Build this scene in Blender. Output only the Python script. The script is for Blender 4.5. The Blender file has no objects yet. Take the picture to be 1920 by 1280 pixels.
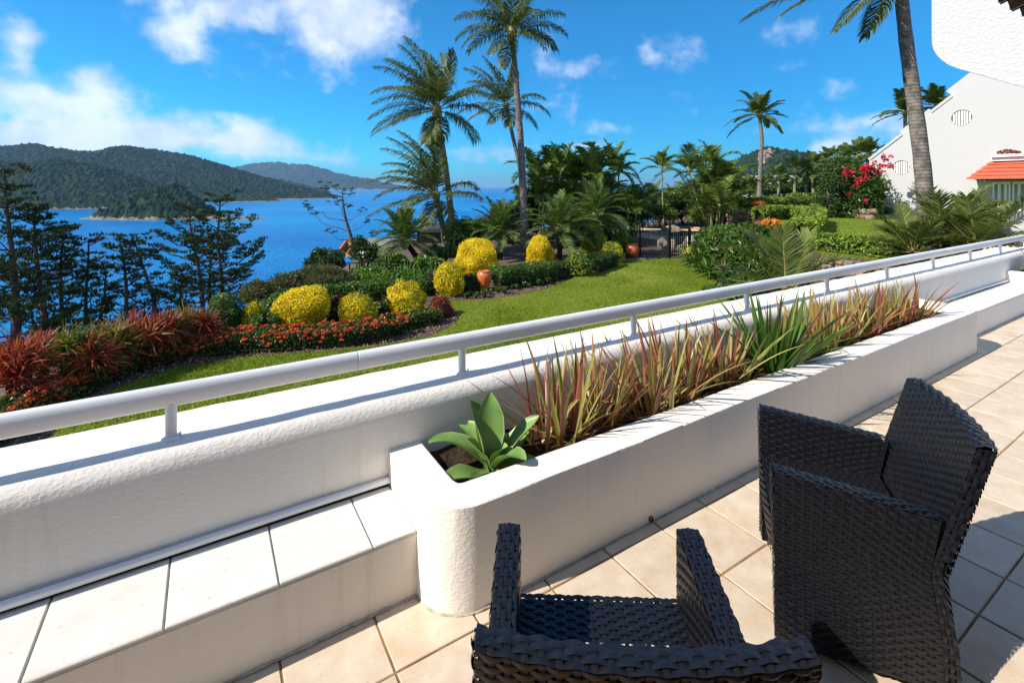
import bpy, math, random
import numpy as np
from mathutils import Vector, Matrix
sc = bpy.context.scene
rad = math.radians
# ------------------------------------------------------------------ camera
EYE = 1.68; FPX = 919.0; HOR = 350.0
cd = bpy.data.cameras.new('camera'); cam = bpy.data.objects.new('camera', cd); sc.collection.objects.link(cam)
cd.sensor_width = 36; cd.lens = FPX / 1920 * 36; cd.shift_y = -(640 - HOR) / 1920
cd.clip_start = .05; cd.clip_end = 60000
cam.location = (0, 0, EYE); cam.rotation_euler = (rad(90), 0, 0)
sc.camera = cam
# ------------------------------------------------------------------ sun, exposure
SUN_EL = 40.0; SHADOW_AZ = 24.0
sdir = Vector((math.cos(rad(SHADOW_AZ)) * math.cos(rad(SUN_EL)), math.sin(rad(SHADOW_AZ)) * math.cos(rad(SUN_EL)), -math.sin(rad(SUN_EL))))
sl = bpy.data.lights.new('sun', 'SUN'); sl.energy = 4.8; sl.angle = rad(.5); sl.color = (1, .935, .84)
so = bpy.data.objects.new('sun', sl); sc.collection.objects.link(so)
so.rotation_euler = sdir.to_track_quat('-Z', 'Y').to_euler(); so.location = (-30, -15, 40)
sc.view_settings.view_transform = 'Standard'; sc.view_settings.look = 'None'
sc.view_settings.exposure = .62; sc.view_settings.gamma = 1; sc.view_settings.use_curve_mapping = False
# ------------------------------------------------------------------ node helper
class NT:
    def __init__(s, tree): s.t = tree; tree.nodes.clear()
    def n(s, ty, **kw):
        nd = s.t.nodes.new(ty)
        for k, v in kw.items():
            if k.startswith('i_'):
                key = k[2:]; key = int(key) if key.isdigit() else key.replace('_', ' ')
                s.set(nd, key, v)
            else: setattr(nd, k, v)
        return nd
    def set(s, nd, key, v):
        sock = nd.inputs[key]
        if isinstance(v, bpy.types.NodeSocket): s.t.links.new(v, sock)
        elif isinstance(v, bpy.types.Node): s.t.links.new(v.outputs[0], sock)
        else: sock.default_value = v
    def m(s, op, a, b=0.0, c=None, clamp=False):
        nd = s.t.nodes.new('ShaderNodeMath'); nd.operation = op; nd.use_clamp = clamp
        s.set(nd, 0, a); s.set(nd, 1, b)
        if c is not None: s.set(nd, 2, c)
        return nd.outputs[0]
    def mix(s, f, a, b, mode='MIX'):
        nd = s.t.nodes.new('ShaderNodeMix'); nd.data_type = 'RGBA'; nd.blend_type = mode
        s.set(nd, 0, f); s.set(nd, 6, a); s.set(nd, 7, b)
        return nd.outputs[2]
    def ramp(s, f, stops, interp='LINEAR'):
        nd = s.t.nodes.new('ShaderNodeValToRGB'); s.set(nd, 0, f)
        cr = nd.color_ramp; cr.interpolation = interp
        while len(cr.elements) < len(stops): cr.elements.new(.5)
        for e, (p, c) in zip(cr.elements, stops): e.position = p; e.color = c if len(c) == 4 else (*c, 1)
        return nd.outputs[0]
    def smooth(s, f, lo, hi):
        nd = s.t.nodes.new('ShaderNodeMapRange'); nd.interpolation_type = 'SMOOTHSTEP'
        s.set(nd, 0, f); s.set(nd, 1, lo); s.set(nd, 2, hi); return nd.outputs[0]
    def noise(s, vec, scale, detail=4, rough=.55, dim='3D'):
        nd = s.t.nodes.new('ShaderNodeTexNoise'); nd.noise_dimensions = dim
        if vec is not None: s.set(nd, 'Vector', vec)
        nd.inputs['Scale'].default_value = scale; nd.inputs['Detail'].default_value = detail; nd.inputs['Roughness'].default_value = rough
        return nd.outputs[0]
# ------------------------------------------------------------------ sky
wd = bpy.data.worlds.new('World'); sc.world = wd; wd.use_nodes = True
w = NT(wd.node_tree)
sky = w.n('ShaderNodeTexSky', sky_type='NISHITA', sun_disc=False)
sky.sun_elevation = rad(SUN_EL); sky.sun_rotation = -math.atan2(-sdir.x, -sdir.y)
sky.altitude = 40; sky.air_density = 1.0; sky.dust_density = .0; sky.ozone_density = 3.0
tc = w.n('ShaderNodeTexCoord'); gen = tc.outputs['Generated']
sp = w.n('ShaderNodeSeparateXYZ', i_0=gen)
az = w.m('ARCTAN2', sp.outputs[0], sp.outputs[1]); el = w.m('ARCSINE', sp.outputs[2])
den = w.m('MAXIMUM', w.m('ADD', sp.outputs[2], .16), .05)
cv = w.n('ShaderNodeCombineXYZ', i_0=w.m('DIVIDE', sp.outputs[0], den), i_1=w.m('DIVIDE', sp.outputs[1], den), i_2=.3)
n1 = w.noise(cv.outputs[0], 1.5, 7, .52)
n2 = w.noise(gen, 9.0, 6, .55)
n3 = w.noise(gen, 26.0, 4, .55)
fb = w.m('ADD', w.m('MULTIPLY', n1, .33), w.m('ADD', w.m('MULTIPLY', n2, .45), w.m('MULTIPLY', n3, .22)))
def blob(x, y, sx, sy, amp):          # cloud banks by compass direction and height
    a0 = math.atan2(x - 960, FPX); e0 = math.atan((HOR - y) / math.hypot(x - 960, FPX))
    sa = sx / FPX * math.cos(a0) ** 2; se = sy / FPX * math.cos(a0)
    qa = w.m('MULTIPLY', w.m('SUBTRACT', az, a0), 1 / sa); qe = w.m('MULTIPLY', w.m('SUBTRACT', el, e0), 1 / se)
    r2 = w.m('ADD', w.m('MULTIPLY', qa, qa), w.m('MULTIPLY', qe, qe))
    return w.m('MULTIPLY', w.m('EXPONENT', w.m('MULTIPLY', r2, -1.0)), amp)
cov = None
for b in [(660, 40, 105, 85, .34), (440, 15, 140, 40, .27), (320, 78, 70, 36, .27), (190, 140, 75, 40, .22), (50, 60, 70, 35, .2),
          (90, 190, 120, 42, .22), (-60, 140, 90, 50, .2), (40, 110, 30, 30, .16), (250, 250, 140, 40, .27), (475, 262, 120, 38, .29), (60, 262, 200, 30, .28), (640, 300, 60, 16, .15),
          (1085, 130, 55, 24, .21), (1020, 100, 30, 26, .11), (1250, 100, 60, 25, .06), (1540, 180, 90, 45, .11), (1560, 278, 55, 18, .19), (1200, 240, 70, 18, .12),
          (1500, 245, 90, 18, .15), (930, 285, 90, 22, .16), (1000, 300, 160, 16, .11), (1100, 275, 60, 12, .15), (1700, 230, 90, 30, .1),
          (-500, 200, 400, 120, .2), (2500, 200, 400, 100, .15)]:
    o = blob(*b); cov = o if cov is None else w.m('ADD', cov, o)
back = w.m('MULTIPLY', w.smooth(sp.outputs[1], .25, -.35), .17)      # broken cloud over the rest of the sky, behind the terrace
cov = w.m('ADD', cov, back)
dens = w.smooth(w.m('ADD', w.m('SUBTRACT', fb, .5), w.m('MULTIPLY', cov, .9)), .05, .29)
dens = w.m('MULTIPLY', dens, w.smooth(el, -.01, .05))
hs = w.n('ShaderNodeHueSaturation', i_Saturation=1.15, i_Value=1.0, i_Color=sky.outputs[0], i_Hue=.496)
low = w.smooth(el, .42, -.02)
tint = w.mix(low, (.20, .87, 1.16, 1), (.07, .64, 1.05, 1))
skyc = w.mix(1.0, hs.outputs[0], tint, 'MULTIPLY')
ccol = w.mix(w.smooth(n2, .35, .65), (4.4, 5.3, 7.0, 1), (7.0, 7.5, 8.3, 1))
fin = w.mix(w.m('MULTIPLY', dens, .9), skyc, ccol)
bg = w.n('ShaderNodeBackground', i_Color=fin, i_Strength=.1)
wo = w.n('ShaderNodeOutputWorld', i_0=bg)
# ------------------------------------------------------------------ coordinates
ANG = math.atan2(FPX, 1473.0); CA, SA = math.cos(ANG), math.sin(ANG)     # terrace direction
def at(px, py, z):
    k = (EYE - z) / (py - HOR); return Vector(((px - 960) * k, FPX * k, z))
def atY(px, Y, z=0.0): return Vector(((px - 960) / FPX * Y, Y, z))
def zat(py, Y): return EYE - (py - HOR) / FPX * Y
def ter(a, b, z=0.0): return Vector((CA * a - SA * b, SA * a + CA * b, z))
GL = -1.55; UL = .15
R = np.random.default_rng(7)
random.seed(5)
# ------------------------------------------------------------------ object helpers
COL = sc.collection
def tag(o, label=None, cat=None, group=None, kind=None):
    if label: o['label'] = label
    if cat: o['category'] = cat
    if group: o['group'] = group
    if kind: o['kind'] = kind
    return o
def empty(name, loc=(0, 0, 0), rz=0.0, parent=None):
    o = bpy.data.objects.new(name, None); COL.objects.link(o); o.location = loc; o.rotation_euler = (0, 0, rz); o.empty_display_size = .1
    if parent: o.parent = parent
    return o
def mesh(name, V, F, mats, rnd=None, midx=None, smooth=False, sharp=None):
    V = np.asarray(V, dtype=np.float32).reshape(-1, 3)
    if isinstance(F, np.ndarray): F = [F]
    F = [np.asarray(f, dtype=np.int32) for f in F if len(f)]
    me = bpy.data.meshes.new(name)
    me.vertices.add(len(V)); me.vertices.foreach_set('co', V.ravel())
    li = np.concatenate([f.ravel() for f in F]); tot = np.concatenate([np.full(len(f), f.shape[1], np.int32) for f in F])
    st = np.concatenate([[0], np.cumsum(tot)[:-1]]).astype(np.int32)
    me.loops.add(len(li)); me.loops.foreach_set('vertex_index', li)
    me.polygons.add(len(tot)); me.polygons.foreach_set('loop_start', st)
    if midx is not None: me.polygons.foreach_set('material_index', np.asarray(midx, np.int32))
    me.polygons.foreach_set('use_smooth', np.full(len(tot), bool(smooth)))
    me.update(calc_edges=True)
    if sharp: me.set_sharp_from_angle(angle=rad(sharp))
    if rnd is not None:
        at_ = me.attributes.new('rnd', 'FLOAT', 'FACE'); at_.data.foreach_set('value', np.asarray(rnd, np.float32))
    for m in (mats if isinstance(mats, (list, tuple)) else [mats]): me.materials.append(m)
    return me
def obj(name, me, parent=None, loc=(0, 0, 0), rz=0.0):
    o = bpy.data.objects.new(name, me); COL.objects.link(o); o.location = loc; o.rotation_euler = (0, 0, rz)
    if parent: o.parent = parent
    return o
class B:                                   # bundle of vertices, faces and a per-face random value
    def __init__(s): s.V = []; s.F = {3: [], 4: []}; s.r = {3: [], 4: []}; s.m = {3: [], 4: []}; s.n = 0
    def add(s, V, F, r=None, m=0):
        V = np.asarray(V, float).reshape(-1, 3); F = np.asarray(F, int); k = F.shape[1]
        s.V.append(V); s.F[k].append(F + s.n); s.n += len(V)
        s.r[k].append(np.full(len(F), .5) if r is None else np.broadcast_to(np.asarray(r, float), (len(F),)).copy()); s.m[k].append(np.full(len(F), m)); return s
    def mesh(s, name, mats, smooth=False):
        F = [np.concatenate(s.F[k]) for k in (3, 4) if s.F[k]]
        r = np.concatenate([np.concatenate(s.r[k]) for k in (3, 4) if s.F[k]]); m = np.concatenate([np.concatenate(s.m[k]) for k in (3, 4) if s.F[k]])
        return mesh(name, np.concatenate(s.V), F, mats, r, m, smooth)
def nrm(v): v = np.asarray(v, float); return v / np.maximum(np.linalg.norm(v, axis=-1, keepdims=True), 1e-9)
def tube(pts, radii, n=8, cap=True):
    P = np.asarray(pts, float); m = len(P); rr = np.broadcast_to(np.asarray(radii, float), (m,))
    T = nrm(np.gradient(P, axis=0)); ref = np.array([0, 0, 1.]) if abs(T[:, 2]).mean() < .9 else np.array([1., 0, 0])
    U = nrm(np.cross(T, ref)); W = np.cross(T, U); an = np.arange(n) / n * 2 * np.pi
    V = P[:, None] + (U[:, None] * np.cos(an)[None, :, None] + W[:, None] * np.sin(an)[None, :, None]) * rr[:, None, None]
    i = np.arange(m - 1)[:, None] * n; j = np.arange(n)[None]; k = (j + 1) % n
    F = np.stack([i + j, i + k, i + n + k, i + n + j], -1).reshape(-1, 4)
    V = V.reshape(-1, 3)
    return V, F
def box(x0, x1, y0, y1, z0, z1, bev=0.0):
    if not bev:
        V = [(x, y, z) for z in (z0, z1) for y in (y0, y1) for x in (x0, x1)]
        return np.array(V, float), np.array([[0, 2, 3, 1], [4, 5, 7, 6], [0, 1, 5, 4], [2, 6, 7, 3], [0, 4, 6, 2], [1, 3, 7, 5]])
    V = []; e = bev
    for z, i in ((z0, e), (z0 + e, 0), (z1 - e, 0), (z1, e)): V += [(x0 + i, y0 + i, z), (x1 - i, y0 + i, z), (x1 - i, y1 - i, z), (x0 + i, y1 - i, z)]
    F = [[3, 2, 1, 0], [12, 13, 14, 15]]
    for r in range(3):
        for j in range(4): F.append([r * 4 + j, r * 4 + (j + 1) % 4, r * 4 + 4 + (j + 1) % 4, r * 4 + 4 + j])
    return np.array(V, float), np.array(F)
def sphere_dirs(n, rng, zmin=-1.0):
    z = rng.uniform(zmin, 1, n); a = rng.uniform(0, 2 * np.pi, n); q = np.sqrt(1 - z * z)
    return np.stack([q * np.cos(a), q * np.sin(a), z], -1)
def leaves(P, N, size, asp, rng, out=.5, fold=.25, svar=.35):
    n = len(P); rv = nrm(rng.normal(size=(n, 3))); ax = nrm(N * out + rv); sd = nrm(np.cross(ax, N + rng.normal(size=(n, 3)) * .5)); up = np.cross(sd, ax)
    s = (size * rng.uniform(1 - svar, 1 + svar, n))[:, None]
    b = P - ax * s * .5; t = P + ax * s * .5; mid = P - ax * s * .05 + up * s * fold * .5
    V = np.stack([b, mid + sd * s * asp * .5 , t, mid - sd * s * asp * .5], 1).reshape(-1, 3)
    V[0::4] = b; i = np.arange(n)[:, None] * 4
    F = np.stack([i + np.array([[0, 1, 2]]), i + np.array([[0, 2, 3]])], 1).reshape(-1, 3)
    return V, F
def lump(d, rng, amp=.07, k=3.0, terms=6):
    r = np.ones(len(d))
    for _ in range(terms):
        q = rng.normal(size=3) * k; r += amp * np.sin(d @ q + rng.uniform(0, 6.28)) / math.sqrt(terms) * 1.6
    return r
def ico(sub=2):
    t = (1 + 5 ** .5) / 2
    V = nrm(np.array([[-1, t, 0], [1, t, 0], [-1, -t, 0], [1, -t, 0], [0, -1, t], [0, 1, t], [0, -1, -t], [0, 1, -t], [t, 0, -1], [t, 0, 1], [-t, 0, -1], [-t, 0, 1]], float))
    F = np.array([[0, 11, 5], [0, 5, 1], [0, 1, 7], [0, 7, 10], [0, 10, 11], [1, 5, 9], [5, 11, 4], [11, 10, 2], [10, 7, 6], [7, 1, 8], [3, 9, 4], [3, 4, 2], [3, 2, 6], [3, 6, 8], [3, 8, 9], [4, 9, 5], [2, 4, 11], [6, 2, 10], [8, 6, 7], [9, 8, 1]])
    for _ in range(sub):
        V = list(map(tuple, V)); c = {}; nf = []
        def mid(i, j):
            k = (min(i, j), max(i, j))
            if k not in c:
                p = np.array(V[i]) + np.array(V[j]); V.append(tuple(p / np.linalg.norm(p))); c[k] = len(V) - 1
            return c[k]
        for a, b, d in F:
            x, y, z = mid(a, b), mid(b, d), mid(d, a); nf += [[a, x, z], [b, y, x], [d, z, y], [x, y, z]]
        V = np.array(V); F = np.array(nf)
    return V, F
ICO = ico(2); ICO1 = ico(1)
def blades(base, dirs, L, width, droop, rng, nseg=5, fold=.3, roll=None):
    """long strap leaves: returns V, F (quads) with a folded cross-section"""
    n = len(base); t = np.linspace(0, 1, nseg + 1); L = np.broadcast_to(L, (n,)); width = np.broadcast_to(width, (n,)); droop = np.broadcast_to(droop, (n,))
    C = base[:, None] + dirs[:, None] * (L[:, None] * t)[..., None]
    C[..., 2] -= droop[:, None] * L[:, None] * t ** 2.2
    out = nrm(np.stack([dirs[:, 0], dirs[:, 1], np.zeros(n)], -1) + 1e-4); side = nrm(np.cross(dirs, out + rng.normal(size=(n, 3)) * .35 + np.array([0, 0, .3])))
    up = nrm(np.cross(side, dirs)); wp = np.minimum(1, .55 + 1.6 * t) * np.clip(1.02 - t ** 2.6, .03, 1)
    wv = width[:, None] * .5 * wp[None]
    Lf = C - side[:, None] * wv[..., None]; Rt = C + side[:, None] * wv[..., None]; M = C - up[:, None] * (wv * fold * 2)[..., None]
    V = np.stack([Lf, M, Rt], 2).reshape(-1, 3)
    i = (np.arange(n)[:, None] * (nseg + 1) + np.arange(nseg)[None]).reshape(-1) * 3
    F = np.concatenate([np.stack([i, i + 1, i + 4, i + 3], -1), np.stack([i + 1, i + 2, i + 5, i + 4], -1)])
    fid = np.concatenate([np.repeat(np.arange(n), nseg)] * 2)
    return V, F, fid
# ------------------------------------------------------------------ materials
MAT = {}
def newmat(name):
    m = bpy.data.materials.new(name); m.use_nodes = True; MAT[name] = m; return m, NT(m.node_tree)
def finish(t, bsdf, bump=None, strength=.4, dist=.01, disp=None):
    if bump is not None:
        b = t.n('ShaderNodeBump', i_Strength=strength, i_Distance=dist, i_Height=bump); t.set(bsdf, 'Normal', b.outputs[0])
    t.n('ShaderNodeOutputMaterial', i_0=bsdf)
def leafmat(name, stops, rough=.42, trans=.3, spec=.4, source='rnd', tint=None):
    m, t = newmat(name)
    if source == 'rnd': f = t.n('ShaderNodeAttribute', attribute_name='rnd').outputs['Fac']
    else: f = t.n('ShaderNodeObjectInfo').outputs['Random']
    col = t.ramp(f, stops)
    g = t.n('ShaderNodeNewGeometry'); nz = t.noise(g.outputs['Position'], 3.0, 3)
    hv = t.n('ShaderNodeHueSaturation', i_Color=col, i_Value=t.m('ADD', t.m('MULTIPLY', nz, .7), .65))
    p = t.n('ShaderNodeBsdfPrincipled', i_Base_Color=hv.outputs[0], i_Roughness=rough); p.inputs['Specular IOR Level'].default_value = spec
    tr = t.n('ShaderNodeBsdfTranslucent', i_Color=t.mix(1.0, hv.outputs[0], (1.25, 1.3, .7, 1), 'MULTIPLY'))
    mx = t.n('ShaderNodeMixShader', i_0=trans, i_1=p.outputs[0], i_2=tr.outputs[0])
    t.n('ShaderNodeOutputMaterial', i_0=mx); return m
def simple(name, col, rough=.6, spec=.3, var=.25, vs=6.0, bump=None, bs=.3, bd=.01, metal=0.0):
    m, t = newmat(name); g = t.n('ShaderNodeTexCoord').outputs['Object']
    nz = t.noise(g, vs, 5); c = t.mix(t.smooth(nz, .3, .7), tuple(x * (1 - var) for x in col) + (1,), tuple(min(1, x * (1 + var * .5)) for x in col) + (1,))
    p = t.n('ShaderNodeBsdfPrincipled', i_Base_Color=c, i_Roughness=rough, i_Metallic=metal); p.inputs['Specular IOR Level'].default_value = spec
    finish(t, p, t.noise(g, bump, 5) if bump else None, bs, bd); return m
# textured render (white paint over rough stucco)
def stucco(name, col, scale=42, strength=.55, dist=.012, dirt=.12):
    m, t = newmat(name); g = t.n('ShaderNodeTexCoord').outputs['Object']
    st = t.n('ShaderNodeMapping', i_Vector=g); st.inputs['Scale'].default_value = (.75, 1, 1.2)
    a = t.noise(st.outputs[0], scale, 4, .55); b = t.noise(st.outputs[0], scale * 2.6, 3, .6); big = t.noise(g, 2.2, 5, .6)
    h = t.m('ADD', t.m('MULTIPLY', t.smooth(a, .42, .66), .8), t.m('MULTIPLY', b, .35))
    c = t.mix(t.m('MULTIPLY', t.smooth(big, .5, .78), dirt * 2), col + (1,), (col[0] * .82, col[1] * .78, col[2] * .7, 1))
    ms = t.n('ShaderNodeMapping', i_Vector=g); ms.inputs['Scale'].default_value = (9, 9, .55); stk = t.noise(ms.outputs[0], 1.6, 5, .65); c = t.mix(t.m('MULTIPLY', t.smooth(stk, .52, .74), dirt * 1.6), c, (col[0] * .62, col[1] * .58, col[2] * .5, 1))
    sp = t.noise(g, 160, 2); c = t.mix(t.m('MULTIPLY', t.smooth(sp, .7, .76), .25), c, (.35, .32, .28, 1))
    p = t.n('ShaderNodeBsdfPrincipled', i_Base_Color=c, i_Roughness=.72); p.inputs['Specular IOR Level'].default_value = .25
    finish(t, p, h, strength, dist); return m
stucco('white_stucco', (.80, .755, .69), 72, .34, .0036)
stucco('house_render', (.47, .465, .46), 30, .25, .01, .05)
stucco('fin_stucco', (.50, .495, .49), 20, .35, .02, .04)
simple('white_paint', (.80, .80, .80), .3, .5, .05, 3)
def tilemat(name, c1, c2, stain, rough=.45):
    m, t = newmat(name); g = t.n('ShaderNodeTexCoord').outputs['Object']; oi = t.n('ShaderNodeObjectInfo')
    wpos = t.n('ShaderNodeNewGeometry').outputs['Position']
    ad = t.n('ShaderNodeVectorMath', operation='ADD', i_0=g, i_1=oi.outputs['Location'])
    n = t.noise(ad.outputs[0], 9, 6, .62); c = t.mix(t.smooth(n, .3, .72), c1 + (1,), c2 + (1,))
    n2 = t.noise(wpos, 3.2, 6, .68); c = t.mix(t.m('MULTIPLY', t.smooth(n2, .46, .72), .62), c, stain + (1,))
    n3 = t.noise(wpos, 34, 5, .7); c = t.mix(t.m('MULTIPLY', t.smooth(n3, .60, .70), .4), c, (.27, .2, .13, 1))
    v = t.n('ShaderNodeHueSaturation', i_Color=c, i_Value=t.m('ADD', .94, t.m('MULTIPLY', oi.outputs['Random'], .12)))
    # grime in the tile edges
    s = t.n('ShaderNodeSeparateXYZ', i_0=g); ed = t.m('MAXIMUM', t.m('ABSOLUTE', s.outputs[0]), t.m('ABSOLUTE', s.outputs[1]))
    edge = t.m('MULTIPLY', t.smooth(t.m('ADD', ed, t.m('MULTIPLY', t.noise(wpos, 14, 4), .03)), .172, .188), .35)
    c = t.mix(edge, v.outputs[0], tuple(x * .8 for x in stain) + (1,))
    p = t.n('ShaderNodeBsdfPrincipled', i_Base_Color=c, i_Roughness=rough); p.inputs['Specular IOR Level'].default_value = .4
    finish(t, p, t.m('ADD', t.noise(g, 30, 6, .7), t.m('MULTIPLY', n, .5)), .16, .006); return m
tilemat('floor_tile', (.55, .45, .335), (.64, .545, .43), (.50, .33, .18))
tilemat('ledge_tile', (.66, .64, .59), (.72, .70, .66), (.62, .55, .45))
simple('grout', (.34, .19, .085), .9, .1, .5, 8)
simple('sealant', (.50, .43, .35), .7, .2, .35, 20, 60, .5)
simple('soil', (.045, .03, .02), .95, .1, .5, 18, 30, .8, .03)
simple('gap_shade', (.03, .025, .02), .9, .1)  # dark colour standing in for shade inside the conduit gap and drain holes
simple('wicker', (.010, .0105, .014), .34, .38, .3, 60, 500, .12, .001)
simple('wicker_core', (.008, .008, .010), .8, .1)  # black filler added behind the weave to stop light coming through
# mulch
m, t = newmat('mulch'); g = t.n('ShaderNodeNewGeometry').outputs['Position']
vo = t.n('ShaderNodeTexVoronoi', i_Vector=g); vo.inputs['Scale'].default_value = 14
c = t.mix(t.smooth(t.noise(g, 1.3, 5), .35, .65), (.07, .042, .026, 1), (.125, .085, .058, 1))
c = t.mix(.55, c, t.ramp(vo.outputs['Color'], [(0, (.03, .018, .011)), (.5, (.11, .07, .045)), (1, (.2, .15, .11))]))
p = t.n('ShaderNodeBsdfPrincipled', i_Base_Color=c, i_Roughness=.95); finish(t, p, vo.outputs['Distance'], .8, .03)
# lawn
m, t = newmat('lawn'); g = t.n('ShaderNodeNewGeometry').outputs['Position']
a = t.noise(g, .55, 4); b_ = t.noise(g, 9, 5, .7); d = t.noise(g, 70, 3)
c = t.ramp(t.m('ADD', t.m('MULTIPLY', a, .5), t.m('MULTIPLY', b_, .5)), [(.3, (.085, .135, .008)), (.5, (.15, .205, .012)), (.7, (.225, .27, .022))])
c = t.mix(t.smooth(d, .45, .75), c, (.24, .28, .04, 1)); c = t.mix(t.m('MULTIPLY', t.smooth(t.noise(g, 1.7, 5, .6), .52, .7), .4), c, (.30, .29, .08, 1))
p = t.n('ShaderNodeBsdfPrincipled', i_Base_Color=c, i_Roughness=.8); p.inputs['Specular IOR Level'].default_value = .15
finish(t, p, t.m('ADD', t.noise(g, 55, 4), t.m('MULTIPLY', b_, .6)), .9, .04)
leafmat('grass', [(0, (.10, .17, .010)), (.5, (.20, .265, .018)), (.85, (.30, .34, .04)), (1, (.44, .41, .13))], .6, .4, .2)
G = leafmat
G('leaf_green', [(0, (.026, .068, .010)), (.5, (.065, .135, .018)), (1, (.14, .22, .03))], .35)
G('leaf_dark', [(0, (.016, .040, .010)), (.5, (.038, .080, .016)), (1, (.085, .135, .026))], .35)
G('leaf_bright', [(0, (.04, .10, .010)), (.5, (.09, .19, .018)), (1, (.20, .32, .035))], .38)
G('leaf_lime', [(0, (.09, .15, .010)), (.5, (.22, .29, .018)), (1, (.38, .42, .04))], .42)
G('leaf_yellow', [(0, (.34, .33, .010)), (.3, (.66, .50, .006)), (.7, (.82, .62, .006)), (1, (.86, .74, .04))], .45, .3)
G('leaf_grey', [(0, (.06, .085, .03)), (.5, (.12, .14, .055)), (1, (.22, .2, .09))], .6)
G('leaf_rust', [(0, (.16, .07, .02)), (.5, (.32, .14, .03)), (1, (.40, .24, .07))], .6)
G('leaf_darkred', [(0, (.05, .012, .012)), (.5, (.12, .03, .022)), (1, (.16, .08, .03))], .4)
G('flower_red', [(0, (.50, .035, .02)), (.5, (.68, .10, .03)), (1, (.75, .22, .06))], .5)
G('flower_orange', [(0, (.6, .16, .02)), (1, (.8, .4, .03))], .5)
G('flower_pink', [(0, (.42, .008, .03)), (.5, (.60, .015, .055)), (1, (.72, .04, .10))], .5, .35)
G('cordyline_red', [(0, (.08, .016, .013)), (.45, (.33, .045, .025)), (.8, (.50, .13, .06)), (1, (.36, .22, .045))], .38, .35)
G('cordyline_olive', [(0, (.04, .05, .010)), (.5, (.20, .15, .03)), (.8, (.30, .20, .05)), (1, (.34, .10, .05))], .38, .35)
G('cordyline_green', [(0, (.03, .055, .010)), (.5, (.12, .15, .02)), (.85, (.25, .24, .05)), (1, (.32, .08, .04))], .38, .35)
m, t = newmat('flax'); oi = t.n('ShaderNodeObjectInfo').outputs['Random']; e_ = t.n('ShaderNodeAttribute', attribute_name='rnd').outputs['Fac']
inn = t.ramp(oi, [(0, (.17, .22, .03)), (.2, (.34, .36, .06)), (.4, (.30, .20, .05)), (.6, (.20, .07, .045)), (.75, (.30, .12, .06)), (.88, (.44, .40, .12)), (1, (.13, .18, .03))])
mar = t.ramp(oi, [(0, (.48, .44, .14)), (.2, (.46, .19, .12)), (.4, (.46, .18, .11)), (.6, (.34, .08, .06)), (.75, (.42, .15, .09)), (.88, (.50, .42, .18)), (1, (.36, .30, .09))])
c = t.mix(e_, inn, mar); c = t.mix(t.m('MULTIPLY', t.smooth(t.noise(t.n('ShaderNodeTexCoord').outputs['Object'], 30, 4), .58, .78), .4), c, (.36, .22, .10, 1))
p = t.n('ShaderNodeBsdfPrincipled', i_Base_Color=c, i_Roughness=.38); tr = t.n('ShaderNodeBsdfTranslucent', i_Color=t.mix(1.0, c, (1.2, 1.15, .7, 1), 'MULTIPLY'))
t.n('ShaderNodeOutputMaterial', i_0=t.n('ShaderNodeMixShader', i_0=.35, i_1=p.outputs[0], i_2=tr.outputs[0]))
G('yucca', [(0, (.035, .10, .012)), (1, (.11, .22, .02))], .32, .3, .5, 'obj')
G('frond', [(0, (.030, .052, .010)), (.4, (.075, .105, .018)), (.8, (.15, .17, .035)), (1, (.34, .28, .07))], .5, .3, .28)
G('frond_cane', [(0, (.040, .075, .010)), (.5, (.11, .165, .020)), (.9, (.22, .26, .04)), (1, (.38, .30, .07))], .5, .35, .28)
G('frond_date', [(0, (.045, .085, .020)), (.5, (.11, .175, .04)), (1, (.21, .27, .07))], .5, .3, .28)
G('frond_cycad', [(0, (.05, .08, .016)), (.5, (.13, .17, .038)), (1, (.26, .28, .08))], .5, .35, .28)
G('pine_needle', [(0, (.020, .042, .012)), (.5, (.048, .080, .022)), (1, (.11, .14, .038))], .6, .15, .2)
G('forest', [(0, (.010, .022, .012)), (.5, (.024, .044, .020)), (1, (.055, .075, .028))], .9, .05, .05)
simple('bark_pine', (.10, .08, .068), .9, .1, .4, 8, 30, .7, .02)
simple('twig', (.03, .028, .015), .95, .05, .4, 8)
simple('twig_yellow', (.26, .20, .02), .95, .05, .4, 8)
simple('terracotta', (.55, .13, .035), .35, .5, .2, 6)
simple('roof_red', (.50, .115, .06), .55, .3, .12, 4)
simple('fence_black', (.01, .01, .012), .35, .5)
simple('timber', (.30, .13, .06), .7, .2, .3, 5)
simple('grey_roof', (.33, .32, .30), .7, .2, .2, 2)
simple('dark_roof', (.045, .045, .05), .6, .3, .2, 2)
simple('concrete_pale', (.68, .65, .60), .8, .2, .2, 2)
simple('sand', (.62, .47, .30), .9, .1, .2, 3)
simple('rock', (.30, .25, .19), .9, .2, .5, 4, 10, .8, .05)
simple('tile_dark', (.10, .06, .04), .7, .3, .4, 10, 20, .4, .01)
simple('curtain', (.75, .72, .67), .8, .1, .05, 2)
simple('gutter', (.55, .55, .56), .4, .5, .05)
m, t = newmat('stone'); oi = t.n('ShaderNodeObjectInfo'); g = t.n('ShaderNodeNewGeometry').outputs['Position']
c = t.ramp(oi.outputs['Random'], [(0, (.22, .19, .15)), (.35, (.33, .29, .23)), (.6, (.36, .22, .12)), (.8, (.30, .14, .08)), (1, (.42, .37, .30))])
c = t.mix(t.m('MULTIPLY', t.noise(g, 14, 5), .8), c, (.13, .11, .09, 1))
p = t.n('ShaderNodeBsdfPrincipled', i_Base_Color=c, i_Roughness=.9); finish(t, p, t.noise(g, 22, 5), .7, .03)
m, t = newmat('glass'); p = t.n('ShaderNodeBsdfPrincipled', i_Roughness=.05); p.inputs['Base Color'].default_value = (.05, .06, .06, 1); p.inputs['Specular IOR Level'].default_value = .8
finish(t, p)
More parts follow.
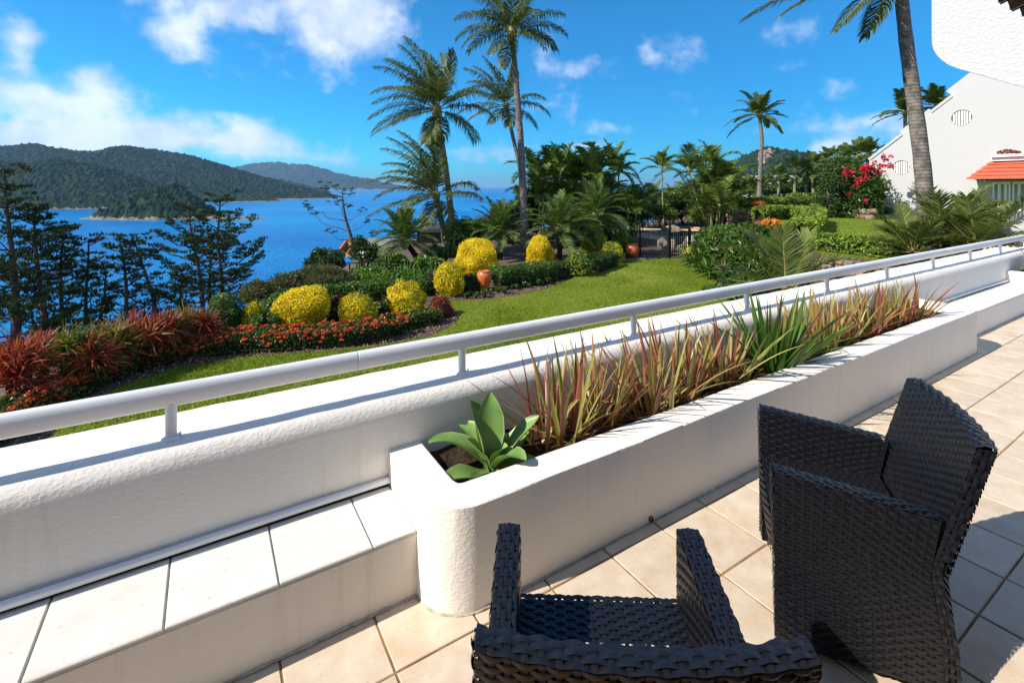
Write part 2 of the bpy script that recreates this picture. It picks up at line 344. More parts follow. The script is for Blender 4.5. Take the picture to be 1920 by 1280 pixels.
m, t = newmat('pool_water'); p = t.n('ShaderNodeBsdfPrincipled', i_Roughness=.06); p.inputs['Base Color'].default_value = (.05, .22, .19, 1)
finish(t, p, t.noise(t.n('ShaderNodeNewGeometry').outputs['Position'], 3, 3), .1, .05)
# palm trunk with ring scars
m, t = newmat('palm_trunk'); oc = t.n('ShaderNodeTexCoord').outputs['Object']; s = t.n('ShaderNodeSeparateXYZ', i_0=oc)
wv = t.n('ShaderNodeTexWave', wave_type='BANDS', bands_direction='Z', i_Vector=oc); wv.inputs['Scale'].default_value = 4.2; wv.inputs['Distortion'].default_value = 2.2; wv.inputs['Detail'].default_value = 4; wv.inputs['Detail Scale'].default_value = 2.5
nz = t.noise(oc, 7, 6, .65)
c = t.mix(t.smooth(nz, .3, .7), (.075, .06, .048, 1), (.25, .22, .185, 1)); c = t.mix(t.m('MULTIPLY', t.smooth(wv.outputs[0], .6, .95), .32), c, (.09, .075, .06, 1))
p = t.n('ShaderNodeBsdfPrincipled', i_Base_Color=c, i_Roughness=.9); finish(t, p, t.m('ADD', t.m('MULTIPLY', wv.outputs[0], .5), nz), .5, .02)
simple('cane_trunk', (.22, .20, .10), .7, .2, .4, 3)
simple('rachis', (.26, .22, .06), .5, .3, .3, 4)
simple('coconut', (.40, .22, .04), .5, .3, .4, 5)
m, t = newmat('agave'); oc = t.n('ShaderNodeTexCoord').outputs['Object']; at_ = t.n('ShaderNodeAttribute', attribute_name='rnd')
c = t.mix(t.smooth(t.noise(oc, 5, 4), .3, .7), (.12, .26, .06, 1), (.30, .44, .12, 1)); c = t.mix(at_.outputs['Fac'], c, (.40, .46, .22, 1))
p = t.n('ShaderNodeBsdfPrincipled', i_Base_Color=c, i_Roughness=.42); tr = t.n('ShaderNodeBsdfTranslucent', i_Color=(.25, .42, .05, 1))
t.n('ShaderNodeOutputMaterial', i_0=t.n('ShaderNodeMixShader', i_0=.22, i_1=p.outputs[0], i_2=tr.outputs[0]))
# sea
m, t = newmat('sea'); g = t.n('ShaderNodeNewGeometry').outputs['Position']
mp = t.n('ShaderNodeMapping', i_Vector=g); mp.inputs['Rotation'].default_value = (0, 0, .5); mp.inputs['Scale'].default_value = (1, .55, 1)
w1 = t.noise(mp.outputs[0], .10, 6, .6); w2 = t.noise(mp.outputs[0], .6, 4, .6); w3 = t.noise(g, .004, 4, .5); w4 = t.noise(g, .0006, 4, .5)
c = t.mix(t.smooth(w3, .3, .7), (.000, .125, .36, 1), (.004, .225, .50, 1)); c = t.mix(t.m('MULTIPLY', t.smooth(w4, .4, .65), .5), c, (.000, .115, .38, 1))
c = t.mix(t.m('MULTIPLY', t.smooth(t.noise(mp.outputs[0], .16, 5, .7), .60, .72), .45), c, (.03, .32, .62, 1)); c = t.mix(t.m('MULTIPLY', t.smooth(t.noise(mp.outputs[0], .45, 3, .7), .74, .78), .6), c, (.6, .7, .75, 1))  # wind patches, whitecap flecks and sun sparkle, all painted into the colour
p = t.n('ShaderNodeBsdfPrincipled', i_Base_Color=c, i_Roughness=.32); p.inputs['Specular IOR Level'].default_value = .12
finish(t, p, t.m('ADD', w1, t.m('MULTIPLY', w2, .35)), 1.0, 3.0)
# far hills
def hillmat(name, c1, c2, c3):
    m, t = newmat(name); g = t.n('ShaderNodeNewGeometry').outputs['Position']; f = t.n('ShaderNodeAttribute', attribute_name='rnd').outputs['Fac']
    c = t.ramp(f, [(0, c1), (.6, c2), (1, c3)]); c = t.mix(t.smooth(t.noise(g, .006, 5), .35, .7), c, tuple(x * 1.25 for x in c2) + (1,))
    p = t.n('ShaderNodeBsdfPrincipled', i_Base_Color=c, i_Roughness=.95); p.inputs['Specular IOR Level'].default_value = .05
    finish(t, p); return m
hillmat('hill_forest', (.004, .011, .010), (.014, .030, .016), (.050, .070, .026))
simple('shore_rock', (.24, .19, .14), .9, .1, .5, .2)
#==SECTIONS==
# ================================================================== sea, hills, ground
SEA = -40.0
def disc(R0, n=96, rings=14):
    rr = np.geomspace(30, R0, rings); an = np.arange(n) / n * 2 * np.pi
    V = [np.zeros((1, 3))] + [np.stack([r * np.cos(an), r * np.sin(an), np.zeros(n)], -1) for r in rr]
    j = np.arange(n); k = (j + 1) % n; T = np.stack([np.zeros(n, int), 1 + j, 1 + k], -1)
    Q = np.concatenate([np.stack([1 + i * n + j, 1 + (i + 1) * n + j, 1 + (i + 1) * n + k, 1 + i * n + k], -1) for i in range(rings - 1)])
    return np.concatenate(V), [T, Q]
V, F = disc(24000.0); V[:, 2] = SEA
tag(obj('sea', mesh('sea', V, F, MAT['sea'])), kind='structure')
def hsh(i, j, k): s = np.sin(i * 127.1 + j * 311.7 + k * 74.7) * 43758.5453; return s - np.floor(s)
def cells(X, Y, c):
    gx = np.floor(X / c); gy = np.floor(Y / c); best = np.full(X.shape, 9.); cid = np.zeros(X.shape); hh = np.zeros(X.shape)
    for dx in (-1, 0, 1):
        for dy in (-1, 0, 1):
            i, j = gx + dx, gy + dy; px = (i + .15 + .7 * hsh(i, j, 1)) * c; py = (j + .15 + .7 * hsh(i, j, 2)) * c
            d = np.hypot(X - px, Y - py) / c; q = d < best; best = np.where(q, d, best); cid = np.where(q, hsh(i, j, 3), cid); hh = np.where(q, hsh(i, j, 4), hh)
    return best, cid, hh
def vnoise(X, Y, s, seed):
    x = X / s; y = Y / s; i = np.floor(x); j = np.floor(y); u = x - i; v = y - j; u = u * u * (3 - 2 * u); v = v * v * (3 - 2 * v)
    return (hsh(i, j, seed) * (1 - u) + hsh(i + 1, j, seed) * u) * (1 - v) + (hsh(i, j + 1, seed) * (1 - u) + hsh(i + 1, j + 1, seed) * u) * v
def ridge_height(X, Y, crest, width, power=1.25):
    P = np.array([[(px - 960) / FPX * d, d, zat(py, d) - SEA] for px, py, d in crest]); H = np.zeros(X.shape)
    for a, b in zip(P[:-1], P[1:]):
        ab = b[:2] - a[:2]; tt = np.clip(((X - a[0]) * ab[0] + (Y - a[1]) * ab[1]) / (ab @ ab), 0, 1)
        d = np.hypot(X - a[0] - tt * ab[0], Y - a[1] - tt * ab[1]); h = a[2] + tt * (b[2] - a[2])
        wl = width * (.35 + .65 * np.clip(h / max(P[:, 2]), 0, 1))
        H = np.maximum(H, h * np.clip(1 - (d / wl) ** power, 0, 1))
    return H, P
SPK = B()
def hill(name, crest, width, step, tree, seed, mat='hill_forest', rough=.12, spikes=0, shore=None, ymin=None, ymax=None):
    P = np.array([[(px - 960) / FPX * d, d] for px, py, d in crest])
    x0, x1 = P[:, 0].min() - width, P[:, 0].max() + width; y0, y1 = P[:, 1].min() - width, P[:, 1].max() + width * .5
    gx = np.arange(x0, x1, step); gy = np.arange(y0, y1, step); X, Y = np.meshgrid(gx, gy)
    X = X + (hsh(X, Y, 9) - .5) * step * .6; Y = Y + (hsh(X, Y, 8) - .5) * step * .6
    H, PP = ridge_height(X, Y, crest, width)
    n = sum(vnoise(X, Y, width * s, seed + i) * s for i, s in enumerate((.5, .25, .12))) / .87 - .5
    H0 = H * (1 + n * rough * 4) + np.where(H > 0, 0, -4)
    dd, cid, hh = cells(X, Y, tree * .9)
    veg = np.clip(H0 / (tree * .8), 0, 1)
    Z = H0 + veg * tree * (.35 + .8 * hh) * np.clip(1 - dd * dd * 2.2, 0, 1)
    ny, nx = X.shape; idx = np.arange(nx * ny).reshape(ny, nx)
    F = np.stack([idx[:-1, :-1], idx[:-1, 1:], idx[1:, 1:], idx[1:, :-1]], -1).reshape(-1, 4)
    zf = Z.ravel()[F].max(1); F = F[zf > -.5]; hm = H0.ravel()[F].mean(1)
    V = np.stack([X, Y, Z + SEA], -1).reshape(-1, 3)
    o = obj(name, mesh(name, V, F, [MAT[mat], MAT['shore_rock']], cid.ravel()[F[:, 0]] * .8 + .2 * hh.ravel()[F[:, 0]], (hm < (shore if shore else tree * .12)).astype(int)))
    tag(o, kind='structure')
    if spikes:
        rg = np.random.default_rng(seed); ok = np.argwhere((H0 > .25 * PP[:, 2].max()))
        pk = ok[rg.integers(0, len(ok), spikes * 3)]; wgt = H0[pk[:, 0], pk[:, 1]] / PP[:, 2].max(); pk = pk[rg.uniform(0, 1, len(pk)) < wgt ** 2][:spikes]
        for i, j in pk:
            p = np.array([X[i, j], Y[i, j], H0[i, j] + SEA]); hgt = tree * rg.uniform(.8, 1.35); r = hgt * rg.uniform(.14, .26); a0 = rg.uniform(0, 6)
            ring = [p + (r * math.cos(a0 + a), r * math.sin(a0 + a), hgt * .35) for a in (0, 1.57, 3.14, 4.71)]
            SPK.add([p + (0, 0, hgt)] + ring + [p], [[0, 1, 2], [0, 2, 3], [0, 3, 4], [0, 4, 1], [5, 2, 1], [5, 3, 2], [5, 4, 3], [5, 1, 4]], rg.uniform(0, .6))
hill('hills', [(-420, 300, 1900), (-250, 282, 1900), (-100, 280, 1900), (0, 280, 1900), (60, 278, 1900), (130, 286, 1900), (200, 285, 1900), (250, 280, 1900), (290, 283, 1900), (330, 288, 1900), (370, 303, 1880), (420, 323, 1850), (470, 340, 1820), (515, 357, 1800)], 560, 5.0, 13, 11, spikes=1800)
hill('hills', [(-200, 330, 1080), (-60, 318, 1080), (40, 312, 1070), (100, 304, 1060), (150, 301, 1050), (185, 312, 1040), (215, 326, 1030), (245, 346, 1020), (272, 372, 1010)], 170, 3.2, 9, 23, spikes=600)
hill('hills', [(180, 322, 1500), (260, 326, 1500), (330, 331, 1480), (380, 341, 1450), (430, 358, 1420), (470, 368, 1400)], 180, 5.0, 12, 37, spikes=260)
hill('island', [(176, 408, 640), (205, 394, 640), (245, 374, 640), (285, 356, 645), (325, 352, 645), (352, 362, 645), (370, 386, 640), (384, 402, 636), (430, 408, 634), (472, 409, 632)], 42, 1.9, 7, 51, spikes=120, shore=2.2, rough=.2)
hill('hills', [(430, 330, 3400), (500, 337, 3400), (540, 345, 3350), (578, 354, 3300)], 330, 14, 26, 61)
hill('hills', [(380, 336, 7200), (440, 322, 7200), (490, 309, 7200), (530, 306, 7200), (570, 311, 7100), (620, 325, 7000), (680, 339, 6900), (722, 349, 6800)], 1100, 40, 40, 71, rough=.08)
hill('hills', [(1290, 372, 800), (1370, 346, 800), (1400, 325, 800), (1425, 308, 800), (1437, 288, 800), (1452, 278, 800), (1485, 279, 800), (1500, 290, 800), (1540, 302, 800), (1600, 318, 800), (1700, 330, 800), (1800, 340, 800)], 200, 3.6, 8, 83, spikes=200)
tag(obj('distant_trees', SPK.mesh('distant_trees', MAT['forest'])), 'distant trees standing up from the wooded hills', 'trees', kind='stuff')
# red cliff below the flat top of the right-hand hill
rg = np.random.default_rng(3); cb = B()
for k in range(70):
    px = rg.uniform(1429, 1458); q = (px - 1428) / 47; py = rg.uniform(291, 307); Y = 770 + 32 * q + rg.uniform(-3, 3); p = atY(px, Y - 5 - 35 * (py - 284) / 25 * .6, 0); p.z = zat(py, p.y)
    d = ICO1[0] * np.array([rg.uniform(4, 8), rg.uniform(4, 8), rg.uniform(4, 10)]) * (1 + .25 * np.sin(ICO1[0] @ rg.normal(size=3) * 4))[:, None]
    cb.add(d + np.array(p), ICO1[1], rg.uniform())
simple('cliff', (.30, .20, .16), .9, .1, .5, .2)
tag(obj('cliff', cb.mesh('cliff', MAT['cliff'])), kind='structure')
# ---- plateau of the garden, falling to the sea
EDGE = np.array([(-22, -30), (-20, 0), (-12.5, 5.5), (-9.6, 8.6), (-8.2, 11.5), (-7.3, 15), (-6.9, 18.5), (-7.5, 24), (-7, 30), (-2, 37), (10, 46), (30, 62), (70, 90), (160, 90), (160, -30)], float)
def sdist(X, Y, poly):
    d = np.full(X.shape, 1e9); ins = np.zeros(X.shape, bool); m = len(poly)
    for i in range(m):
        a, b = poly[i], poly[(i + 1) % m]; e = b - a; t_ = np.clip(((X - a[0]) * e[0] + (Y - a[1]) * e[1]) / (e @ e), 0, 1)
        d = np.minimum(d, np.hypot(X - a[0] - t_ * e[0], Y - a[1] - t_ * e[1]))
        c = ((a[1] > Y) != (b[1] > Y)) & (X < (b[0] - a[0]) * (Y - a[1]) / (b[1] - a[1] + 1e-12) + a[0]); ins ^= c
    return np.where(ins, -d, d)
def ground_z(X, Y):
    X = np.asarray(X, float); Y = np.asarray(Y, float); d = sdist(X, Y, EDGE); return GL - np.clip(d, 0, None) * .62 - .25 * np.clip(d + 1, 0, 1)
gx = np.concatenate([np.linspace(-130, -30, 26), np.linspace(-28, 30, 117), np.linspace(33, 160, 40)]); gy = np.concatenate([np.linspace(-30, 3, 12), np.linspace(3.5, 40, 92), np.linspace(42, 190, 45)])
X, Y = np.meshgrid(gx, gy); Z = np.maximum(ground_z(X, Y), SEA - 3) + (vnoise(X, Y, 1.3, 3) - .5) * .05
idx = np.arange(X.size).reshape(X.shape); F = np.stack([idx[:-1, :-1], idx[:-1, 1:], idx[1:, 1:], idx[1:, :-1]], -1).reshape(-1, 4)
V = np.stack([X, Y, Z - .03], -1).reshape(-1, 3)
tag(obj('ground', mesh('ground', V, F, MAT['mulch'], smooth=True)), kind='structure')
def fan(poly, z, name, mat, step=.25):
    poly = np.array(poly)[:, :2]; x0, y0 = poly.min(0); x1, y1 = poly.max(0); gx = np.arange(x0 - step, x1 + step, step); gy = np.arange(y0 - step, y1 + step, step)
    X, Y = np.meshgrid(gx, gy); d = sdist(X, Y, poly)
    # pull the fringe vertices on to the outline
    e = 1e-3; nx_ = (sdist(X + e, Y, poly) - d) / e; ny_ = (sdist(X, Y + e, poly) - d) / e; pull = (d > 0) & (d < step * 1.5)
    X2 = np.where(pull, X - nx_ * d, X); Y2 = np.where(pull, Y - ny_ * d, Y)
    idx = np.arange(X.size).reshape(X.shape); F = np.stack([idx[:-1, :-1], idx[:-1, 1:], idx[1:, 1:], idx[1:, :-1]], -1).reshape(-1, 4)
    F = F[(d.ravel()[F] < step * 1.5).all(1) & (d.ravel()[F] < 0).any(1)]
    return tag(obj(name, mesh(name, np.stack([X2, Y2, np.full(X.shape, z) + (vnoise(X, Y, .9, 5) - .5) * .025], -1).reshape(-1, 3), F, MAT[mat], smooth=True)), kind='structure')
LB = [(20, 900), (95, 830), (150, 765), (230, 727), (330, 692), (450, 672), (600, 661), (720, 649), (810, 632), (852, 612), (864, 598), (852, 578), (836, 566), (900, 564), (960, 557), (1020, 545), (1080, 521), (1130, 502), (1190, 490), (1240, 485), (1284, 485), (1298, 502), (1335, 522), (1385, 537), (1440, 546)]
LAWN = [at(x, y, GL) for x, y in LB] + [ter(9.5, 4.2), ter(9.5, 2.74), ter(-4.5, 2.74)]
fan(LAWN, GL + .012, 'lawn', 'lawn')
UP = [at(1690, 494, UL), at(1540, 478, UL), at(1505, 455, UL), at(1482, 438, UL), at(1452, 413, UL), at(1425, 398, UL), at(1368, 388, UL), Vector((16, 75, UL)), Vector((110, 75, UL)), Vector((110, 4, UL)), Vector((14, 5.5, UL))]
fan(UP, UL, 'upper_lawn', 'lawn', .5)
# earth bank below the upper lawn
up = np.array([p[:2] for p in UP]); cs = up.mean(0); bb = B()
for i in range(len(up)):
    a, b = up[i], up[(i + 1) % len(up)]; bb.add([(a[0], a[1], UL + .006), (b[0], b[1], UL + .006), (b[0], b[1], GL - .3), (a[0], a[1], GL - .3)], [[0, 1, 2, 3]])
tag(obj('bank', bb.mesh('bank', MAT['mulch'])), kind='structure')
# grass blades
def grass(poly, z, n, h, name, rng, label, bias=0):
    poly = np.array([p[:2] for p in poly]); lo, hi = poly.min(0), poly.max(0); P = np.zeros((0, 2))
    while len(P) < n:
        q = rng.uniform(lo, hi, (n * 3, 2)); q = q[(q[:, 1] < 45) & (q[:, 0] < 40)]; q = q[sdist(q[:, 0], q[:, 1], poly) < .03]
        if bias: q = q[rng.uniform(0, 1, len(q)) < np.clip(bias / np.hypot(q[:, 0], q[:, 1]), 0, 1) ** 1.5]
        P = np.concatenate([P, q])
    P = P[:n]; hh = h * rng.uniform(.6, 1.3, n); a = rng.uniform(0, 6.28, n); wd_ = hh * .28
    base = np.stack([P[:, 0], P[:, 1], np.full(n, z)], -1); sd = np.stack([np.cos(a), np.sin(a), a * 0], -1) * wd_[:, None]; tip = base + rng.normal(size=(n, 3)) * (hh * .5)[:, None] * [1, 1, 0] + np.stack([a * 0, a * 0, hh], -1)
    V = np.stack([base - sd, base + sd, tip], 1).reshape(-1, 3); F = np.arange(3 * n).reshape(n, 3)
    tag(obj(name, mesh(name, V, F, MAT['grass'], np.clip(rng.normal(.45, .22, n) + (vnoise(P[:, 0], P[:, 1], 1.2, 3) - .5) * .7, 0, 1))), label, 'grass', kind='stuff')
grass(LAWN, GL + .01, 260000, .035, 'grass', np.random.default_rng(1), 'short mown grass of the lower garden lawn', 9)
grass(UP, UL, 90000, .04, 'grass', np.random.default_rng(2), 'mown grass of the raised lawn beside the white house', 16)
# bark chips scattered on the beds
rng = np.random.default_rng(4); n = 26000
q = np.concatenate([rng.uniform((-9, 6), (0, 13), (n, 2)), rng.uniform((-5, 12), (4, 22), (n, 2)), rng.uniform((5, 13), (9, 19), (n // 3, 2))]); q = q[(sdist(q[:, 0], q[:, 1], LAWNP := np.array([p[:2] for p in LAWN])) > .02)]; q = q[sdist(q[:, 0], q[:, 1], LAWNP) < 1.1]
P = np.stack([q[:, 0], q[:, 1], np.full(len(q), GL + .0)], -1) + np.stack([q[:, 0] * 0, q[:, 0] * 0, rng.uniform(-.02, .02, len(q))], -1)
V, F = leaves(P, np.tile([0, 0, 1.], (len(P), 1)), .055, .45, rng, .2, .1)
G('chips', [(0, (.06, .035, .02)), (.5, (.16, .10, .06)), (1, (.33, .25, .17))], .9, 0, .1)
tag(obj('bark_chips', mesh('bark_chips', V, F, MAT['chips'], np.repeat(rng.uniform(0, 1, len(P)), 2))), 'brown bark chips along the edges of the beds', 'bark chips', kind='stuff')
# ================================================================== terrace
TROT = ANG
PT, PB = .336, .3293                      # tile pitch along and across
A0, B0 = .221, 1.652
# floor slab with tiles as its pieces
fl = empty('terrace_floor', ter(0, 0, 0), TROT); tag(fl, kind='structure')
V, F = box(-4.2, 13.5, -2.2, 2.30, -.35, -.0042); obj('grout_bed', mesh('grout_bed', V, F, MAT['grout']), fl)
tv, tf = box(-PT / 2 + .004, PT / 2 - .004, -PB / 2 + .004, PB / 2 - .004, -.012, 0, .0024)
tme = mesh('tile', tv, tf, MAT['floor_tile'])
cnt = 0
for i in range(-12, 38):
    for j in range(-1, 9):
        ca_, cb_ = A0 + (i + .5) * PT, B0 + (.5 - j) * PB
        if cb_ > 2.0 or cb_ < -.75: continue
        p = ter(ca_, cb_); ok = False
        for da in (-.2, .2):
            for db in (-.2, .2):
                q = ter(ca_ + da, cb_ + db)
                if q.y > .3:
                    px = 960 + q.x / q.y * FPX; py = HOR + EYE / q.y * FPX
                    if -260 < px < 2300 and py < 1560: ok = True
        if not ok: continue
        o = obj('tile', tme, fl, (ca_, cb_, random.uniform(-.0012, .0012))); o.rotation_euler = (random.gauss(0, .0012), random.gauss(0, .0012), 0); cnt += 1
# parapet wall (swept profile)
pr = [(2.29, -.02), (2.29, .57)]
for k in range(1, 9): th = k / 8 * math.pi / 2; pr.append((2.29 + .095 * (1 - math.cos(th)), .57 + .095 * math.sin(th)))
pr += [(2.50, .667), (2.66, .664)]
for k in range(1, 7): th = k / 6 * math.pi / 2; pr.append((2.66 + .06 * math.sin(th), .604 + .06 * math.cos(th)))
pr += [(2.72, .1), (2.72, GL - .3)]
def sweep(prof, a_list, wob=0.0, seed=0):
    rg = np.random.default_rng(seed); V = []
    for a in a_list: V.append([(a, b + rg.normal() * wob, z + rg.normal() * wob) for b, z in prof])
    V = np.array(V); m, n = V.shape[:2]; i = np.arange(m - 1)[:, None] * n; j = np.arange(n - 1)[None]
    return V.reshape(-1, 3), np.stack([i + j, i + j + 1, i + n + j + 1, i + n + j], -1).reshape(-1, 4)
wall = empty('parapet_wall', ter(0, 0, 0), TROT); tag(wall, 'long white rendered parapet wall with rounded top edge carrying the railing', 'wall')
V, F = sweep(pr, np.arange(-5, 13.6, .12), .0012, 1); obj('wall_body', mesh('wall_body', V, F[:, ::-1], MAT['white_stucco'], smooth=True), wall)
for a0, a1 in ((-5, .735), (6.80, 10.06)):                                  # white conduit along the wall foot
    V, F = tube([(a, 2.272 + .003 * math.sin(a * 2.3), .2945 + .001 * math.sin(a * 3.7)) for a in np.linspace(a0, a1, 40)], .0155, 8); obj('conduit', mesh('conduit', V, F, MAT['white_paint'], smooth=True), wall)
    V, F = box(a0, a1, 2.276, 2.289, .266, .284); obj('gap_shade_strip', mesh('gap_shade_strip', V, F, MAT['gap_shade']), wall)  # dark strip painted as the shadow line under the conduit
# railing
rl = empty('railing', ter(0, 0, .667), TROT); tag(rl, 'white tubular railing on short posts along the parapet top', 'railing')
RB, RZ = 2.405, .173
joints = [-5, -3.0, .62, 4.35, 8.1, 13.5]
for a0, a1 in zip(joints[:-1], joints[1:]):
    V, F = tube([(a, RB, RZ) for a in (a0 + .0015, a0 + .003, a0 + .006, (a0 + a1) / 2, a1 - .006, a1 - .003, a1 - .0015)], [.0435, .0452, .0455, .0455, .0455, .0452, .0435], 28); V[:, 1] = RB + (V[:, 1] - RB) * .6; obj('rail', mesh('rail', V, F, MAT['white_paint'], smooth=True), rl)
    V, F = tube([(a1 - .003, RB, RZ), (a1 + .003, RB, RZ)], .043, 24); V[:, 1] = RB + (V[:, 1] - RB) * .6; obj('rail_joint', mesh('rail_joint', V, F, MAT['gutter'], smooth=True), rl)
pv, pf = tube([(0, 0, -.01), (0, 0, .14)], .0205, 16); b = B().add(pv, pf)
pvm = b.mesh('post', MAT['white_paint'], True); V, F = tube([(0, 0, -.004), (0, 0, .006), (0, 0, .012)], [.036, .034, .0215], 16); ftm = mesh('post_foot', V, F, MAT['white_paint'], smooth=True)
sv, sf = tube([(0, 0, 0), (0, 0, .022)], .0035, 6); scm = mesh('screw', sv, sf, MAT['gutter'])
for k in range(-3, 11):
    a = -.12 + 1.30 * k
    p = obj('post', pvm, rl, (a, RB, 0)); obj('post_foot', ftm, p); obj('screw', scm, p, (.031, -.01, .0))
# tiled ledges
def ledge(a0, a1, label, first):
    L = empty('tiled_ledge', ter(0, 0, 0), TROT); tag(L, label, 'ledge', 'tiled ledges below the parapet')
    V, F = sweep([(1.918, -.02), (1.918, .25), (1.922, .2535), (2.30, .2535)], np.linspace(a0, a1, 40), .0006, 3); obj('ledge_body', mesh('ledge_body', V, F[:, ::-1], MAT['ledge_stucco'], smooth=False), L)
    k = first
    while True:
        t0, t1 = A0 + (k) * PT, A0 + (k + 1) * PT
        if t0 > a1: break
        k += 1
        s0, s1 = max(t0, a0) + .003, min(t1, a1) - .003
        if s1 - s0 < .02: continue
        V, F = box(-(s1 - s0) / 2, (s1 - s0) / 2, -.178, .178, -.014, 0, .003); obj('ledge_tile', mesh('ledge_tile', V, F, MAT['ledge_tile']), L, ((s0 + s1) / 2, 1.916 + .181, .268))
stucco('ledge_stucco', (.80, .755, .69), 34, .2, .006, .15)
ledge(-5, .735, 'tiled ledge at the wall foot running up to the rounded agave end of the planter', -16)
ledge(6.785, 10.06, 'tiled ledge at the wall foot between the long planter and the next planter', 19)
# planters
def planter(a0, a1, label, name='planter'):
    P_ = empty(name, ter(0, 0, 0), TROT); tag(P_, label, 'planter', 'white planters built against the parapet')
    r = .20; bf = 1.715; pts = [(a0, 2.295), (a0, 2.15), (a0, 2.0)]
    c = (a0 + r, bf + r); pts += [(c[0] - r * math.cos(t_), c[1] - r * math.sin(t_)) for t_ in np.linspace(0, math.pi / 2, 14)]
    pts += [(a, bf) for a in np.arange(a0 + r + .15, a1 - r - .05, .15)]
    c = (a1 - r, bf + r); pts += [(c[0] + r * math.sin(t_), c[1] - r * math.cos(t_)) for t_ in np.linspace(0, math.pi / 2, 14)]
    pts += [(a1, 2.0), (a1, 2.15), (a1, 2.295)]
    p = np.array(pts); T = nrm(np.gradient(p, axis=0)); N = np.stack([-T[:, 1], T[:, 0]], -1)
    prof = [(0, -.02), (0, .02), (0, .2), (0, .419), (.002, .423), (.006, .425), (.08, .4255), (.157, .425), (.162, .422), (.165, .415), (.166, .28)]
    rg = np.random.default_rng(int(a0 * 100)); V = []
    for (a, b_), n_ in zip(p, N): V.append([(a + n_[0] * o_ + rg.normal() * .001, b_ + n_[1] * o_ + rg.normal() * .001, z + rg.normal() * .001) for o_, z in prof])
    V = np.array(V); m_, n2 = V.shape[:2]; i = np.arange(m_ - 1)[:, None] * n2; j = np.arange(n2 - 1)[None]
    F = np.stack([i + j, i + n2 + j, i + n2 + j + 1, i + j + 1], -1).reshape(-1, 4)
    obj('planter_body', mesh('planter_body', V.reshape(-1, 3), F, MAT['white_stucco'], smooth=True, sharp=28), P_)
    gx, gy = np.meshgrid(np.arange(a0 + .15, a1 - .14, .05), np.linspace(1.86, 2.30, 10)); Z = .335 + .03 * vnoise(gx, gy, .12, 2) + .02 * vnoise(gx, gy, .04, 4)
    idx = np.arange(gx.size).reshape(gx.shape); Fq = np.stack([idx[:-1, :-1], idx[:-1, 1:], idx[1:, 1:], idx[1:, :-1]], -1).reshape(-1, 4)
    obj('soil', mesh('soil', np.stack([gx, gy, Z], -1).reshape(-1, 3), Fq, MAT['soil'], smooth=True), P_)
    # seal between planter and floor
    q = [(a + n_[0] * -.003, b_ + n_[1] * -.003, .001 + .003 * rg.uniform()) for (a, b_), n_ in zip(p, N)]
    V, F = tube(q, .0025 + .0045 * rg.uniform(0, 1, len(q)), 6); obj('sealant', mesh('sealant', V, F, MAT['sealant'], smooth=True), P_)
    return P_
pl1 = planter(.735, 6.785, 'long white planter with rounded ends holding the agave and spiky plants')
pl2 = planter(10.06, 13.4, 'white planter beyond the far ledge, only its near end in view')
hv, hf = tube([(0, -.012, 0), (0, .02, 0)], .013, 10); hme = mesh('drain_hole', hv, hf, MAT['gap_shade'])
cv_, cf_ = disc(.0125, 10, 2); cv_ = cv_[:, [0, 2, 1]]; hm2 = mesh('drain_mouth', cv_, cf_, MAT['gap_shade'])
for a in (1.885, 3.62, 5.2): obj('drain_hole', hme, pl1, (a, 1.716, .022))
# grime seal along the ledge foot
rg = np.random.default_rng(9)
for L0, L1 in ((-3, .733), (6.79, 10)):
    q = [(a, 1.914, .002 + .004 * rg.uniform()) for a in np.arange(L0, L1, .04)]; V, F = tube(q, .003 + .005 * rg.uniform(0, 1, len(q)), 6); obj('sealant', mesh('sealant', V, F, MAT['sealant']), [o for o in COL.objects if o.name.startswith('tiled_ledge')][0 if L0 < 0 else 1])
# fins and eave of this building, in planes across the terrace
def plate(name, poly_bz, a, thick, mat, bev=.02):
    """upright slab in the plane a = const from an outline of (b, z)"""
    P = np.array(poly_bz); n = len(P); c = P.mean(0); ring = []
    for aa, sh in ((0, .0), (thick, .0)):
        ring.append(np.stack([np.full(n, a + aa), P[:, 0], P[:, 1]], -1))
    V = np.concatenate(ring + [[[a, c[0], c[1]], [a + thick, c[0], c[1]]]]); j = np.arange(n); k = (j + 1) % n
    T = np.concatenate([np.stack([j, k, np.full(n, 2 * n)], -1), np.stack([n + k, n + j, np.full(n, 2 * n + 1)], -1)]); Q = np.stack([j, n + j, n + k, k], -1)
    return mesh(name, V, [T, Q], mat)
def ray_a(px, py, a):                     # where a sight line meets the plane a = const, as (b, z)
    t_ = (px - 960) / FPX; Y = a / (CA * t_ + SA); X = t_ * Y; return (-SA * X + CA * Y, EYE + (HOR - py) / FPX * Y)
fa = 9.0
bL, zt = ray_a(1747, 60, fa); arc = [ray_a(x, y, fa) for x, y in ((1747.5, 82), (1750, 92), (1756, 103), (1766, 113), (1779, 122), (1800, 130), (1840, 141), (1920, 164))]
(b2, z2), (b1, z1) = arc[-1], arc[-2]; sl_ = (z1 - z2) / (b1 - b2)
fin = [(bL, 5.6)] + [(bL, zt)] + arc + [(.2, z2 - sl_ * (b2 - .2)), (-.6, z2 - sl_ * (b2 + .6)), (-.6, 5.6)]
ufin = empty('dividing_wall', ter(0, 0, 0), TROT); tag(ufin, 'white rendered overhead dividing wall with a rounded lower corner beside the tiled eave', 'wall')
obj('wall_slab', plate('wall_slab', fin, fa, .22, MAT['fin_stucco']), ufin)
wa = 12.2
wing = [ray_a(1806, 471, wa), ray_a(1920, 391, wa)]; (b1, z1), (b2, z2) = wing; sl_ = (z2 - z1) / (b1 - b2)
wf = empty('wing_wall', ter(0, 0, 0), TROT); tag(wf, 'white sloping wing wall rising behind the far end of the railing', 'wall')
